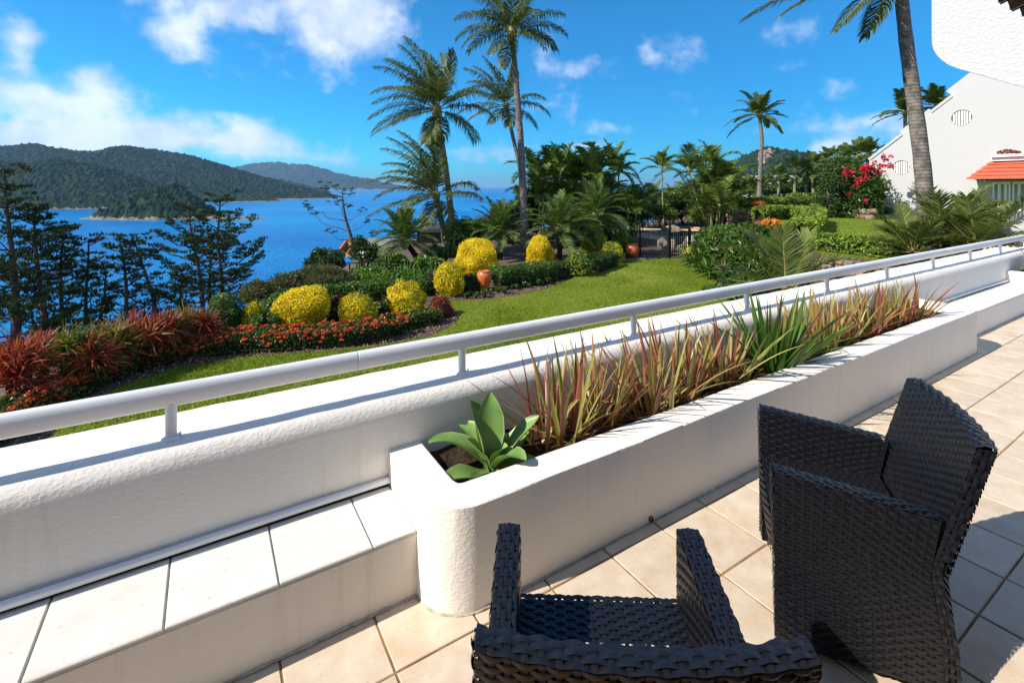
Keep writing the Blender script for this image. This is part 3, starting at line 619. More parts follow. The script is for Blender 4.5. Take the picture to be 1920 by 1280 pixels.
obj('wall_slab', plate('wall_slab', [(b1 + 1.4, z1 - 1.4 * sl_), (b1, z1), (b2, z2), (1.2, z2 + (b2 - 1.2) * sl_), (1.2, -1.6), (b1 + 1.4, -1.6)], wa, .25, MAT['house_render']), wf)
# tiled eave
ev = empty('terrace_house', ter(0, 0, 0), TROT); tag(ev, 'house over the terrace showing its dark barrel tiled eave and pale gutter', 'house')
eb, ez = .76, 2.54
sl2 = .38
def eave_tile(a, row):
    th = np.linspace(-1, 1, 7) * 1.35; pts = []
    for yy, zz, r in ((0, 0, .088), (-.36, .36 * sl2, .075)): pts += [(r * math.sin(x), yy, zz + r * math.cos(x) * .75) for x in th] + [((r - .014) * math.sin(x), yy, zz + (r - .014) * math.cos(x) * .75) for x in th]
    n = 7; F = []
    for k in range(n - 1): F += [[k, k + 1, 14 + k + 1, 14 + k], [7 + k + 1, 7 + k, 21 + k, 21 + k + 1], [k + 1, k, 7 + k, 7 + k + 1]]
    return np.array(pts), np.array(F)
V, F = eave_tile(0, 0); etm = mesh('roof_tile', V, F, MAT['tile_dark'], smooth=True)
for i in range(9):
    for r_ in range(2):
        o = obj('roof_tile', etm, ev, (2.05 + i * .185, eb - .30 * r_ + random.uniform(-.008, .008), ez + .30 * r_ * sl2 + .01)); o.rotation_euler = (random.gauss(0, .02), 0, random.gauss(0, .015))
b = B().add(*box(-7, 3.62, eb - 3.2, eb - .10, ez - .05, ez - .01)); b.V[0][:, 2] += (eb - b.V[0][:, 1]) * sl2
obj('roof_deck', b.mesh('roof_deck', MAT['tile_dark']), ev)
V, F = box(-7, 3.62, eb - .24, eb - .20, ez - .10, ez + .02); obj('fascia', mesh('fascia', V, F, MAT['gutter']), ev)
V, F = box(-7, 3.6, eb - 3.1, eb - .26, ez - .04, ez + .0); obj('soffit', mesh('soffit', V, F, MAT['concrete_pale']), ev)
V, F = box(-7, 8.9, -2.6, -2.35, -.02, 3.6); obj('wall', mesh('wall', V, F, MAT['ledge_stucco']), ev)
for i in range(3, 5):
    V, F = box(-6.6 + i * 2.2, -4.6 + i * 2.2, -2.36, -2.335, .03, 2.15); d_ = obj('glass_door', mesh('glass_door', V, F, MAT['glass']), ev)
    for x in (-6.6 + i * 2.2, -5.63 + i * 2.2, -4.66 + i * 2.2): V, F = box(x, x + .06, -2.335, -2.30, .03, 2.15); obj('door_frame', mesh('door_frame', V, F, MAT['white_paint']), d_)
# ================================================================== wicker armchairs
def ribbon(S, us, row, width, amp, per, phase, lift=0.0, cross=3, seed=0):
    """one strand: S(u, v) -> (pos, normal, vdir); waves over and under the stakes"""
    P, N, D = S(us, row); w_ = amp * np.cos(np.pi * us * per + phase * np.pi) + lift
    ends = np.minimum(1, np.minimum(us - us[0], us[-1] - us) * 30 + .2); w_ = w_ * ends
    C = P + N * w_[:, None]; q = np.linspace(-1, 1, cross); V = np.stack([C + D * (width * .5 * x) + N * (.0014 * (1 - x * x)) for x in q], 1)
    m_ = len(us); i = np.arange(m_ - 1)[:, None] * cross; j = np.arange(cross - 1)[None]
    return V.reshape(-1, 3), np.stack([i + j, i + j + 1, i + cross + j + 1, i + cross + j], -1).reshape(-1, 4)
def bil(p00, p10, p11, p01, curve=0.0, cdir=(0, 1, 0)):
    """patch: u runs along the strands, v across them"""
    p00, p10, p11, p01 = map(lambda p: np.array(p, float), (p00, p10, p11, p01)); cd_ = np.array(cdir, float)
    def S(us, v):
        us = np.atleast_1d(us); a = p00 + (p10 - p00) * us[:, None]; b_ = p01 + (p11 - p01) * us[:, None]; P = a + (b_ - a) * v
        P = P + cd_ * (curve * (1 - (2 * us - 1) ** 2))[:, None]; D = nrm(b_ - a); T = nrm(np.gradient(P, axis=0)) if len(us) > 1 else nrm((p10 - p00)[None])
        return P, nrm(np.cross(T, D)), D
    S.L = np.linalg.norm((p10 + p11) / 2 - (p00 + p01) / 2); S.W = np.linalg.norm((p01 + p11) / 2 - (p00 + p10) / 2)
    return S
RP, SPc = .0140, .030
def weave(part, S, flip=False, stakes=True, ph0=0):
    rows = max(2, round(S.W / RP)); per = max(2, round(S.L / SPc)); nseg = per * 4
    us = np.linspace(0, 1, nseg + 1); wd_ = S.W / rows * .93
    for r in range(rows):
        V, F = ribbon(S, us, (r + .5) / rows, wd_, .0030, per, (r + ph0) % 2)
        obj('strand', mesh('strand', V, F[:, ::-1] if flip else F, MAT['wicker'], smooth=True), part)
    if stakes:
        for k in range(1, per):
            u = k / per; vs = np.linspace(.0, 1, 7); C = []; 
            pts = [S(np.array([u - .0001, u, u + .0001]).clip(0, 1), v) for v in vs]; P = np.array([p[0][1] for p in pts]); N = np.array([p[1][1] for p in pts]); T = nrm(np.cross(pts[3][2][1], pts[3][1][1]))
            V = np.stack([P - T * .0062, P + N * .0004, P + T * .0062], 1).reshape(-1, 3); i = np.arange(6)[:, None] * 3; j = np.arange(2)[None]
            obj('stake', mesh('stake', V, np.stack([i + j, i + j + 1, i + 4 + j, i + 3 + j], -1).reshape(-1, 4), MAT['wicker'], smooth=True), part)
def make_chair():
    ch = empty('wicker_armchair')
    W2, TH = .305, .068; ZF, ZB, ZS, YB, ZT, YT = .64, .585, .43, -.49, .845, -.575
    wz = .40; yw = YB + .035                                     # slight waist at the back
    def yb(z): return YB + (.035 * max(0, 1 - abs(z - wz) / .22))
    for s in (-1, 1):
        core = B(); xo, xi = s * (W2 - .007), s * (W2 - TH + .007)
        cv_ = []
        for x in (xo, xi): cv_ += [(x, -.007, .03), (x, YB + .01, .03), (x, YB + .04, .4), (x, YB + .01, ZB - .008), (x, -.007, ZF - .008)]
        core.add(cv_, [[0, 1, 2, 2], [5, 6, 7, 7]][:0] or np.array([[0, 1, 6, 5], [1, 2, 7, 6], [2, 3, 8, 7], [3, 4, 9, 8], [4, 0, 5, 9]])); core.add(cv_, np.array([[0, 1, 2], [0, 2, 4], [2, 3, 4], [5, 7, 6], [5, 9, 7], [7, 9, 8]]))
        arm = obj('armrest', core.mesh('armrest', MAT['wicker_core']), ch)  # hidden solid core, added inside the arm to block light
        xo, xi = s * W2, s * (W2 - TH)
        def so_(us, v, xo=xo):                                      # outer side, waisted at the back edge
            us = np.atleast_1d(us); zt_ = ZF + (ZB - ZF) * us; z = .03 + (zt_ - .03) * v; ye = YB + .035 * np.clip(1 - np.abs(z - wz) / .22, 0, 1) ** 1.0; y = ye * us
            P = np.stack([np.full(us.shape, xo), y, z], -1); D = np.tile([0, 0, 1.], (len(us), 1)); N = np.tile([math.copysign(1, xo), 0, 0.], (len(us), 1)); return P, N, D
        so_.L = .49; so_.W = .585; weave(arm, so_)
        S = bil((xi, 0, ZS), (xi, YB + .03, ZS), (xi, YB, ZB), (xi, 0, ZF))
        def si(us, v, S=S, s=s): P, N, D = S(us, v); return P, np.tile([-s, 0, 0.], (len(P), 1)), D
        si.L = S.L; si.W = S.W; weave(arm, si)
        S = bil((xo - s * .002, 0.002, ZF), (xo - s * .002, YB, ZB), (xi + s * .002, YB, ZB), (xi + s * .002, 0.002, ZF))
        def st(us, v, S=S): P, N, D = S(us, v); P = P + np.array([0, 0, .006]) * (1 - (2 * v - 1) ** 2); return P, np.tile([0, .12, 1.], (len(P), 1)), D
        st.L = S.L; st.W = S.W; weave(arm, st)
        S = bil((xo, .003, ZF), (xo, -.012, .03), (xi, -.012, .03), (xi, .003, ZF))
        def sf_(us, v, S=S): P, N, D = S(us, v); P = P + np.array([0, .006, 0]) * (1 - (2 * v - 1) ** 2); return P, np.tile([0, 1., 0], (len(P), 1)), D
        sf_.L = S.L; sf_.W = S.W; weave(arm, sf_)
    xs = W2 - TH
    seat = obj('seat', mesh('seat', *box(-xs, xs, -.02, -.006, ZS - .12, ZS - .012), MAT['wicker_core']), ch)
    S = bil((-xs, YB + .03, ZS), (xs, YB + .03, ZS), (xs, .0, ZS), (-xs, .0, ZS))
    def ss(us, v, S=S): P, N, D = S(us, v); return P, np.tile([0, 0, 1.], (len(P), 1)), D
    ss.L = S.L; ss.W = S.W; weave(seat, ss)
    S = bil((-xs, .004, ZS - .13), (xs, .004, ZS - .13), (xs, .004, ZS), (-xs, .004, ZS))
    def sa_(us, v, S=S): P, N, D = S(us, v); return P, np.tile([0, 1., 0], (len(P), 1)), D
    sa_.L = S.L; sa_.W = S.W; weave(seat, sa_)
    # backrest: concave in plan, leaning back
    TB = .052; cur = -.034
    us = np.linspace(0, 1, 13); cb = []
    def curve(y, z, off): return np.stack([-(W2 - .006) + us * 2 * (W2 - .006), y + off + cur * (1 - (2 * us - 1) ** 2), np.full(13, z)], -1)
    ring = [curve(YB, .03, -.008), curve(YB + .03, .4, -.008), curve(YT, ZT - .008, -.008), curve(YT, ZT - .008, -TB + .008), curve(YB - TB + .05, .4, .0), curve(YB - TB, .03, .008)]
    V = np.concatenate(ring); i = np.arange(6)[:, None] * 13; j = np.arange(12)[None]; i2 = (np.arange(6)[:, None] + 1) % 6 * 13
    F = np.stack([i + j, i + j + 1, i2 + j + 1, i2 + j], -1).reshape(-1, 4); E_ = np.array([[0, 13, 65 - 13, 65], [13, 26, 39, 52], [12, 77, 64, 25], [25, 64, 51, 38]])
    E_[0] = [0, 65, 52, 13]
    bk = obj('backrest', mesh('backrest', V, np.concatenate([F, E_]), MAT['wicker_core']), ch)
    S = bil((-W2, YB + .028, ZS), (W2, YB + .028, ZS), (W2, YT, ZT), (-W2, YT, ZT), cur)
    def sb(us, v, S=S): P, N, D = S(us, v); return P, nrm(N * np.sign(N[:, 1:2])), D
    sb.L = S.L; sb.W = S.W; weave(bk, sb)
    S = bil((-W2, YB - TB + .04, .4), (W2, YB - TB + .04, .4), (W2, YT - TB, ZT), (-W2, YT - TB, ZT), cur)
    def sc_(us, v, S=S): P, N, D = S(us, v); return P, nrm(-N * np.sign(N[:, 1:2])), D
    sc_.L = S.L; sc_.W = S.W; weave(bk, sc_, ph0=1)
    S = bil((-W2, YB - TB, .03), (W2, YB - TB, .03), (W2, YB - TB + .04, .4), (-W2, YB - TB + .04, .4), cur)
    def sd_(us, v, S=S): P, N, D = S(us, v); return P, nrm(-N * np.sign(N[:, 1:2])), D
    sd_.L = S.L; sd_.W = S.W; weave(bk, sd_)
    S = bil((-W2, YT, ZT), (W2, YT, ZT), (W2, YT - TB, ZT), (-W2, YT - TB, ZT), cur)
    def se(us, v, S=S): P, N, D = S(us, v); P = P + np.array([0, 0, .008]) * (1 - (2 * v - 1) ** 2); return P, nrm(np.tile([0, .5 * (1 - 2 * v), 1.], (len(P), 1))), D
    se.L = S.L; se.W = S.W + .02; weave(bk, se)
    for s in (-1, 1):
        S = bil((s * (W2 + .001), YB + .024, .46), (s * W2, YT, ZT), (s * W2, YT - TB, ZT), (s * (W2 + .001), YB - TB + .035, .46))
        def sg(us, v, S=S, s=s): P, N, D = S(us, v); P = P + np.array([s * .006, 0, 0]) * (1 - (2 * v - 1) ** 2); return P, np.tile([s, 0, 0.], (len(P), 1)), D
        sg.L = S.L; sg.W = S.W; weave(bk, sg)
        S = bil((s * W2, YB, .03), (s * W2, YB + .0, .46), (s * W2, YB - TB + .03, .46), (s * W2, YB - TB, .03))
        def sh_(us, v, S=S, s=s):
            P, N, D = S(us, v); P = P + np.array([0, .030, 0]) * np.clip(1 - np.abs(P[:, 2:3] - wz) / .22, 0, 1); return P, np.tile([s, 0, 0.], (len(P), 1)), D
        sh_.L = S.L; sh_.W = S.W; weave(bk, sh_)
    return ch
def copy_tree(o, parent=None):
    c = o.copy(); COL.objects.link(c); c.parent = parent
    for k in list(o.children): copy_tree(k, c)
    return c
chA = make_chair(); chB = copy_tree(chA)
# armchair A faces the planter, B looks out over the garden
fA = Vector((-.926, .377, 0)).normalized()
mid = (Vector((.962, 1.786, 0)) + Vector((1.178, 2.348, 0))) / 2
chA.location = mid; chA.rotation_euler = (0, 0, math.atan2(-fA.x, fA.y))
chB.location = (.262, 1.495, 0); chB.rotation_euler = (0, 0, rad(-2.4))
tag(chA, 'black wicker armchair turned towards the planter, sunlit inner back showing', 'armchair', 'wicker armchairs on the terrace')
tag(chB, 'black wicker armchair seen from behind over its back, facing the garden', 'armchair', 'wicker armchairs on the terrace')
# ================================================================== planting helpers
def core_of(center, radii, rng, k=.84, amp=.08, flat=None):
    d = ICO[0]; r = lump(d, rng, amp); return d * r[:, None] * np.array(radii) * k + np.array(center), ICO[1]
def shell(center, radii, n, rng, zmin=-.75, amp=.06, depth=.14, power=1.0, k=3.0):
    d = sphere_dirs(n, rng, zmin); r = lump(d, rng, amp, k)
    if power != 1:                                    # squarer sections for clipped forms
        q = np.abs(d) ** power; sc_ = (q.sum(1)) ** (-1 / power); r = r * sc_
    r = r * (1 - depth * rng.uniform(0, 1, n) ** 2 + .03 * rng.normal(size=n)); return d * r[:, None] * np.array(radii) + np.array(center), nrm(d / np.array(radii))
def clump_rnd(P, rng, s=.35, spread=.22): return np.clip(.5 + (vnoise(P[:, 0] + P[:, 2], P[:, 1] - P[:, 2], s, 7) - .5) * .7 + rng.normal(0, spread, len(P)), 0, 1)
def clipped(name, label, cat, base, w_, d_, h, mat, seed, group=None, size=.05, dens=1.0, core='twig', power=1.0, zc=.5, second=None, asp=.6, amp=.11):
    """clipped shrub: an Empty with foliage and the branches inside"""
    rng = np.random.default_rng(seed); root = empty(name, base); tag(root, label, cat, group)
    rx, ry, rz = w_ / 2, d_ / 2, h * (1 - zc) ; cz = h * zc
    if zc < .5: rz = h * (1 - zc)
    if core == 'twig_yellow': dens *= 2.0; size = .046
    area = 4 * math.pi * ((rx * ry) ** 1.6 / 3 + (rx * rz) ** 1.6 / 3 + (ry * rz) ** 1.6 / 3) ** (1 / 1.6)
    n = int(area / (size * size * asp) * 2.6 * dens)
    P, N = shell((0, 0, cz), (rx, ry, rz), n, rng, -.95, amp, .16, power); ok = P[:, 2] > -.02; P, N = P[ok], N[ok]
    V, F = leaves(P, N, size, asp, rng, .55); r = clump_rnd(P, rng)
    b = B().add(V, F, np.repeat(r, 2))
    mats = [MAT[mat]]
    if second:
        n2 = int(n * second[1]); P, N = shell((0, 0, cz), (rx, ry, rz), n2, rng, -.9, amp, .25, power); ok = P[:, 2] > 0; V, F = leaves(P[ok], N[ok], size, asp, rng, .5); b.add(V, F, np.repeat(rng.uniform(0, 1, ok.sum()), 2), 1); mats.append(MAT[second[0]])
    obj('foliage', b.mesh('foliage', mats), root)
    V, F = core_of((0, 0, cz), (rx, ry, rz), rng, .72 if power == 1 else .9); V[:, 2] = np.maximum(V[:, 2], -.02)
    obj('branches', mesh('branches', V, F, MAT[core], smooth=True), root); return root
def hedge(name, label, cat, path, w_, h, mat, seed, group=None, size=.055, dens=1.0, second=None, z=None, flowers=None, core='twig', asp=.6, rag=.03):
    """hedge along a ground path of points"""
    rng = np.random.default_rng(seed); P0 = np.array([tuple(p) for p in path], float); root = empty(name, tuple(P0[0])); tag(root, label, cat, group); P0 = P0 - P0[0]
    sl_ = np.linalg.norm(np.diff(P0, axis=0), axis=1); cum = np.concatenate([[0], np.cumsum(sl_)]); L = cum[-1]
    def along(s):
        C = np.stack([np.interp(s, cum, P0[:, k]) for k in range(3)], -1); e = .12; D = nrm(np.stack([np.interp(s + e, cum, P0[:, k]) - np.interp(s - e, cum, P0[:, k]) for k in range(3)], -1)); return C, np.stack([-D[:, 1], D[:, 0], D[:, 2] * 0], -1)
    def sample(n, depth):
        s = rng.uniform(-w_ * .4, L + w_ * .4, n); th = rng.uniform(-.15, math.pi + .15, n); ex = .45
        cx = np.sign(np.cos(th)) * np.abs(np.cos(th)) ** ex; sz = np.sign(np.sin(th)) * np.abs(np.sin(th)) ** ex
        so_ = np.clip(s, 0, L); C, Nn = along(so_); over = np.clip(np.abs(s - so_) / (w_ * .4), 0, 1); shr = np.sqrt(np.clip(1 - over ** 2 * .95, 0, 1))
        T = np.stack([Nn[:, 1], -Nn[:, 0], Nn[:, 2]], -1); rr = 1 - depth * rng.uniform(0, 1, n) ** 2 + rag * rng.normal(size=n) + (vnoise(s * 1.0, th * .5, .35, seed % 50) - .5) * .14
        P = C + T * (s - so_)[:, None] + Nn * (cx * w_ * .5 * rr * (.35 + .65 * shr))[:, None] + np.array([0, 0, 1.]) * (h * (.12 + .88 * np.maximum(sz, 0)) * rr * (.75 + .25 * shr))[:, None]
        N = nrm(Nn * cx[:, None] + np.array([0, 0, 1.]) * sz[:, None] + T * (np.sign(s - so_) * over)[:, None]); return P, N
    n = int((L + w_) * (2 * h + w_) / (size * size * asp) * 2.1 * dens); P, N = sample(n, .2); V, F = leaves(P, N, size, asp, rng, .5); b = B().add(V, F, np.repeat(clump_rnd(P, rng), 2)); mats = [MAT[mat]]
    if second: P, N = sample(int(n * second[1]), .1); V, F = leaves(P, N, size, asp, rng, .5); b.add(V, F, np.repeat(rng.uniform(0, 1, len(P)), 2), 1); mats.append(MAT[second[0]])
    obj('foliage', b.mesh('foliage', mats), root)
    if flowers:
        fm, nf, fr = flowers; P, N = sample(nf, .0); fb = B()
        for p, q in zip(P, N):
            if p[2] < h * .3: continue
            d = sphere_dirs(26, rng, -.2); V, F = leaves(p + d * fr * np.array([1, 1, .7]) + q * .02, d, fr * .8, .7, rng, .4); fb.add(V, F, np.clip(rng.uniform(0, 1) + rng.normal(0, .1), 0, 1))
        fo = obj('flower_heads', fb.mesh('flower_heads', MAT[fm]), root); tag(fo, kind='stuff')
    ss_ = np.linspace(0, L, max(3, int(L / .15))); C, Nn = along(ss_); prof = [(-.40, .0), (-.41, .55), (-.30, .84), (0, .88), (.30, .84), (.41, .55), (.40, .0)]
    V = np.stack([C + Nn * (x * w_) + np.array([0, 0, z_ * h]) for x, z_ in prof], 1); m_, k_ = V.shape[:2]; i = np.arange(m_ - 1)[:, None] * k_; j = np.arange(k_ - 1)[None]; F = np.stack([i + j, i + j + 1, i + k_ + j + 1, i + k_ + j], -1).reshape(-1, 4)
    bb = B().add(V.reshape(-1, 3), F); cap = np.array([[0, 1, 2], [0, 2, 4], [2, 3, 4], [0, 4, 5], [0, 5, 6]]); bb.F[3].append(np.concatenate([cap, cap[:, ::-1] + (m_ - 1) * k_])); bb.r[3].append(np.full(10, .5)); bb.m[3].append(np.zeros(10))
    obj('branches', bb.mesh('branches', MAT[core]), root); return root
def bush(name, label, cat, base, w_, d_, h, mat, seed, group=None, size=.12, asp=.45, lobes=9, dens=1.0, second=None, core='twig', out=.6, hang=0.0, low=.45):
    """loose leafy shrub made of several clumps of leaves on branches"""
    rng = np.random.default_rng(seed); root = empty(name, base); tag(root, label, cat, group); b = B(); mats = [MAT[mat]] + ([MAT[second[0]]] if second else []); tw = B()
    for k in range(lobes):
        d = sphere_dirs(1, rng, -.1 if low > .4 else -1)[0]; c = np.array([d[0] * w_ * .33, d[1] * d_ * .33, h * low + d[2] * h * .33]); r = np.array([w_, d_, h]) * rng.uniform(.2, .3) * np.array([1, 1, .9])
        n = int(4 * math.pi * (r.mean() ** 2) / (size * size * asp) * 1.5 * dens); P, N = shell(c, r, n, rng, -.8, .12, .45); N = nrm(N + [0, 0, -hang]); ok = P[:, 2] > 0
        V, F = leaves(P[ok], N[ok], size, asp, rng, out, .3); b.add(V, F, np.repeat(np.clip(rng.normal(.35 + .3 * rng.uniform(), .2, ok.sum()), 0, 1), 2), 1 if second and rng.uniform() < second[1] else 0)
        V, F = core_of(c, r, rng, .62); tw.add(V, F); V, F = tube([(c[0] * .15, c[1] * .15, -.1), (c[0] * .6, c[1] * .6, c[2] * .5), c], [.03, .025, .012], 5); tw.add(V, F)
    obj('foliage', b.mesh('foliage', mats), root); obj('branches', tw.mesh('branches', MAT[core]), root); return root
def spiky(name, label, cat, base, heads, L, wd_, n, mat, seed, group=None, droop=.35, zmin=-.25):
    """strap-leaved clump on short canes: heads are (dx, dy, z)"""
    rng = np.random.default_rng(seed); root = empty(name, base); tag(root, label, cat, group); b = B(); st = B(); mats = mat if isinstance(mat, (list, tuple)) else [mat]
    for hi, (dx, dy, z) in enumerate(heads):
        d = sphere_dirs(n, rng, zmin); d[:, 2] += .12; d = nrm(d); base_ = np.array([dx, dy, z]) + d * .02 + rng.normal(size=(n, 3)) * [.02, .02, .06]
        V, F, fid = blades(base_, d, L * rng.uniform(.65, 1.1, n), wd_, droop * rng.uniform(.3, 1.3, n) * (1.1 - np.abs(d[:, 2]) * .8), rng, 4); rr = np.clip(rng.normal(.45 + rng.uniform(-.12, .18), .22, n), 0, 1); b.add(V, F, rr[fid], hi % len(mats))
        V, F = tube([(dx * .4, dy * .4, -.05), (dx * .8, dy * .8, z * .6), (dx, dy, z)], [.03, .025, .022], 6); st.add(V, F)
    obj('leaves', b.mesh('leaves', [MAT[m_] for m_ in mats], True), root); obj('stems', st.mesh('stems', MAT['twig']), root); return root
def frond(d0, L, droop, wind, nl, ll, lw, rng, vee=.25, hang=.5, r0=.022, lead=.10, stem='rachis', tone=None, angle=(.35, 1.05), curl=1.0):
    S_ = 18; P = [np.zeros(3)]; d = nrm(np.array(d0, float)); W = np.array(wind, float)
    D = [d]
    for k in range(S_):
        t_ = (k + 1) / S_; d = nrm(d + (np.array([0, 0, -1.]) * droop + W) * (t_ ** curl) / S_ * 2.2); P.append(P[-1] + d * L / S_); D.append(d)
    P = np.array(P); D = np.array(D); tt = np.linspace(0, 1, S_ + 1)
    h0 = np.array([-d0[1], d0[0], 0.]); h0 = nrm(h0) if np.linalg.norm(h0) > .05 else np.array([1., 0, 0])
    Sd = nrm(np.cross(D, np.array([0, 0, 1.])) * .7 - h0 * .5); Up = nrm(np.cross(Sd, D)); Up = Up * np.where(Up[:, 2:3] < -.9, -1, 1)
    b = B(); V, F = tube(P, r0 * (1 - .88 * tt), 4); b.add(V, F, .5, 1)
    tone = rng.uniform(.2, .6) if tone is None else tone
    u = np.linspace(lead, .995, nl); Pu = np.stack([np.interp(u, tt, P[:, k]) for k in range(3)], -1); Du = nrm(np.stack([np.interp(u, tt, D[:, k]) for k in range(3)], -1)); Su = nrm(np.stack([np.interp(u, tt, Sd[:, k]) for k in range(3)], -1)); Uu = np.cross(Su, Du)
    prof = ll * np.clip(np.sin(np.pi * np.clip(.12 + .80 * u ** .8, 0, 1)) ** .7, .15, 1); g_ = np.array([0, 0, -1.])
    for s in (-1, 1):
        al = angle[0] + (angle[1] - angle[0]) * u + rng.normal(0, .08, nl); ln = prof * rng.uniform(.82, 1.1, nl)
        dl = nrm(Su * (s * np.cos(al))[:, None] + Du * np.sin(al)[:, None] + Uu * vee + rng.normal(size=(nl, 3)) * .06)
        m1 = Pu + dl * (ln * .5)[:, None]; dl2 = nrm(dl + (g_ * hang + W * .9) * rng.uniform(.7, 1.3, (nl, 1))); tip = m1 + dl2 * (ln * .5)[:, None]
        ws = nrm(np.cross(dl, Uu + .2 * rng.normal(size=(nl, 3)))) * lw * .5
        V = np.stack([Pu - ws * .6, Pu + ws * .6, m1 - ws, m1 + ws, tip], 1).reshape(-1, 3); i = np.arange(nl)[:, None] * 5; r = np.clip(tone + rng.normal(0, .13, nl) + .15 * u ** 3, 0, 1)
        b.add(V, (i + [[0, 1, 3, 2]]), r, 0); b.add(V, (i + [[2, 3, 4]]), r, 0)
    return b
def palm(name, label, group, trunk, r0, r1, fronds, mat='frond', tmat='palm_trunk', seed=0, wind=(0, 0, 0), nl=46, ll=.55, lw=.05, hang=.6, vee=.15, nuts=0, flare=1.5, rach=.028, meshes=None, cat='palm tree', lead=.14, angle=(.35, 1.05), boots=None, curl=1.0, dm=1.0):
    """trunk: list of world points; fronds: list of (azimuth, elevation, length, droop)"""
    rng = np.random.default_rng(seed); T = np.array([tuple(p) for p in trunk], float); root = empty(name, tuple(T[0])); tag(root, label, cat, group); T = T - T[0]
    s = np.linspace(0, len(T) - 1, 24); k = np.arange(len(T)); C = np.stack([np.interp(s, k, T[:, j]) for j in range(3)], -1)
    for _ in range(4): C[1:-1] = (C[:-2] + 2 * C[1:-1] + C[2:]) / 4
    f = np.linspace(0, 1, 24); rr = r1 + (r0 - r1) * (1 - f) ** .8; rr = rr * (1 + (flare - 1) * np.exp(-f * 14)) * (1 + .03 * np.sin(np.arange(24) * 2.1)); V, F = tube(C, rr, 12); obj('trunk', mesh('trunk', V, F, MAT[tmat], smooth=True), root)
    top = C[-1]
    if boots: d = ICO1[0] * np.array([r1 * 2.0, r1 * 2.0, boots]); obj('crown_shaft', mesh('crown_shaft', d + top, ICO1[1], MAT['rachis'], smooth=True), root)
    for (a, e, L, dr) in fronds:
        a, e = rad(a), rad(e); d0 = np.array([math.cos(a) * math.cos(e), math.sin(a) * math.cos(e), math.sin(e)])
        b = frond(d0, L, dr * dm, wind, nl, ll, lw, rng, vee, hang, rach, lead, angle=angle, curl=curl); obj('frond', b.mesh('frond', [MAT[mat], MAT['rachis']]), root, tuple(top + d0 * r1 * .6))
    for q in range(nuts):
        a = rng.uniform(0, 6.28); d = ICO1[0] * .085 * [1, 1, 1.25]; obj('coconut', mesh('coconut', d, ICO1[1], MAT['coconut'], smooth=True), root, tuple(top + np.array([math.cos(a) * .2, math.sin(a) * .2, rng.uniform(-.25, .05)])))
    return root
def pxk(py, z): return (EYE - z) / (py - HOR)
def gclip(name, label, cat, px, py, wpx, hpx, mat, seed, **kw):
    k = pxk(py, GL); p = at(px, py, GL); w_ = wpx * k; d_ = kw.pop('depth', 1.0) * w_; p = p + Vector((p.x, p.y, 0)).normalized() * d_ * .35; return clipped(name, label, cat, p, w_ * 1.02, d_, hpx * k * 1.06, mat, seed, **kw)
def gpath(pts, z=None): z = GL if z is None else z; return [at(x, y, z) for x, y in pts]
# ================================================================== front bed
YG = 'clipped golden shrubs in the garden beds'
gclip('golden_shrub', 'largest golden clipped shrub of the front bed, beside the dark red bush', 'shrub', 568, 626, 84, 80, 'leaf_yellow', 1, group=YG, second=('leaf_lime', .08), core='twig_yellow', zc=.42)
gclip('golden_shrub', 'golden clipped shrub in the front bed right of the dark red bush', 'shrub', 670, 616, 74, 60, 'leaf_yellow', 2, group=YG, second=('leaf_lime', .16), core='twig_yellow', zc=.42)
gclip('golden_shrub', 'golden clipped ball above the low hedge at the tip of the front bed', 'shrub', 761, 598, 70, 57, 'leaf_yellow', 3, group=YG, second=('leaf_lime', .1), core='twig_yellow', zc=.42)
gclip('golden_shrub', 'narrow golden shrub squeezed beside the round dark green shrub', 'shrub', 474, 632, 36, 56, 'leaf_yellow', 4, group=YG, second=('leaf_lime', .5), core='twig_yellow', zc=.45)
gclip('round_shrub', 'round dark green clipped shrub next to the red strap leaved plants', 'shrub', 425, 640, 68, 78, 'leaf_green', 5, size=.04, zc=.48)
gclip('dark_red_shrub', 'small dark red leaved shrub between two golden shrubs', 'shrub', 632, 612, 42, 52, 'leaf_darkred', 6, size=.06, zc=.45, second=('leaf_dark', .5))
gclip('green_shrub', 'small dark green shrub between the golden ball and golden shrub', 'shrub', 716, 602, 42, 38, 'leaf_dark', 7, size=.06, zc=.4)
gclip('red_shrub', 'red leaved clipped shrub at the tip of the front bed', 'shrub', 826, 596, 42, 34, 'leaf_darkred', 8, size=.05, zc=.42, second=('flower_red', .7))
hedge('green_hedge', 'long green clipped hedge curving behind the golden shrubs of the front bed', 'hedge', gpath([(498, 632), (512, 600), (545, 578), (620, 566), (700, 560), (785, 553)]), .62, .50, 'leaf_green', 11, second=('leaf_bright', .35))
hedge('low_hedge', 'low green hedge with yellowish top at the tip of the front bed', 'hedge', gpath([(735, 618), (775, 612), (815, 603)]), .42, .32, 'leaf_dark', 12, second=('leaf_lime', .25), size=.045)
hedge('flowering_hedge', 'low hedge edging the front bed, covered in orange red flower heads', 'hedge', gpath([(-60, 850), (20, 800), (90, 762), (170, 724), (250, 690), (340, 668), (440, 655), (560, 649), (650, 642), (715, 632), (740, 624)]), .50, .36, 'leaf_dark', 13, second=('leaf_green', .5), size=.05, flowers=('flower_red', 800, .036), rag=.06)
CG = 'strap leaved plants along the back of the front bed'
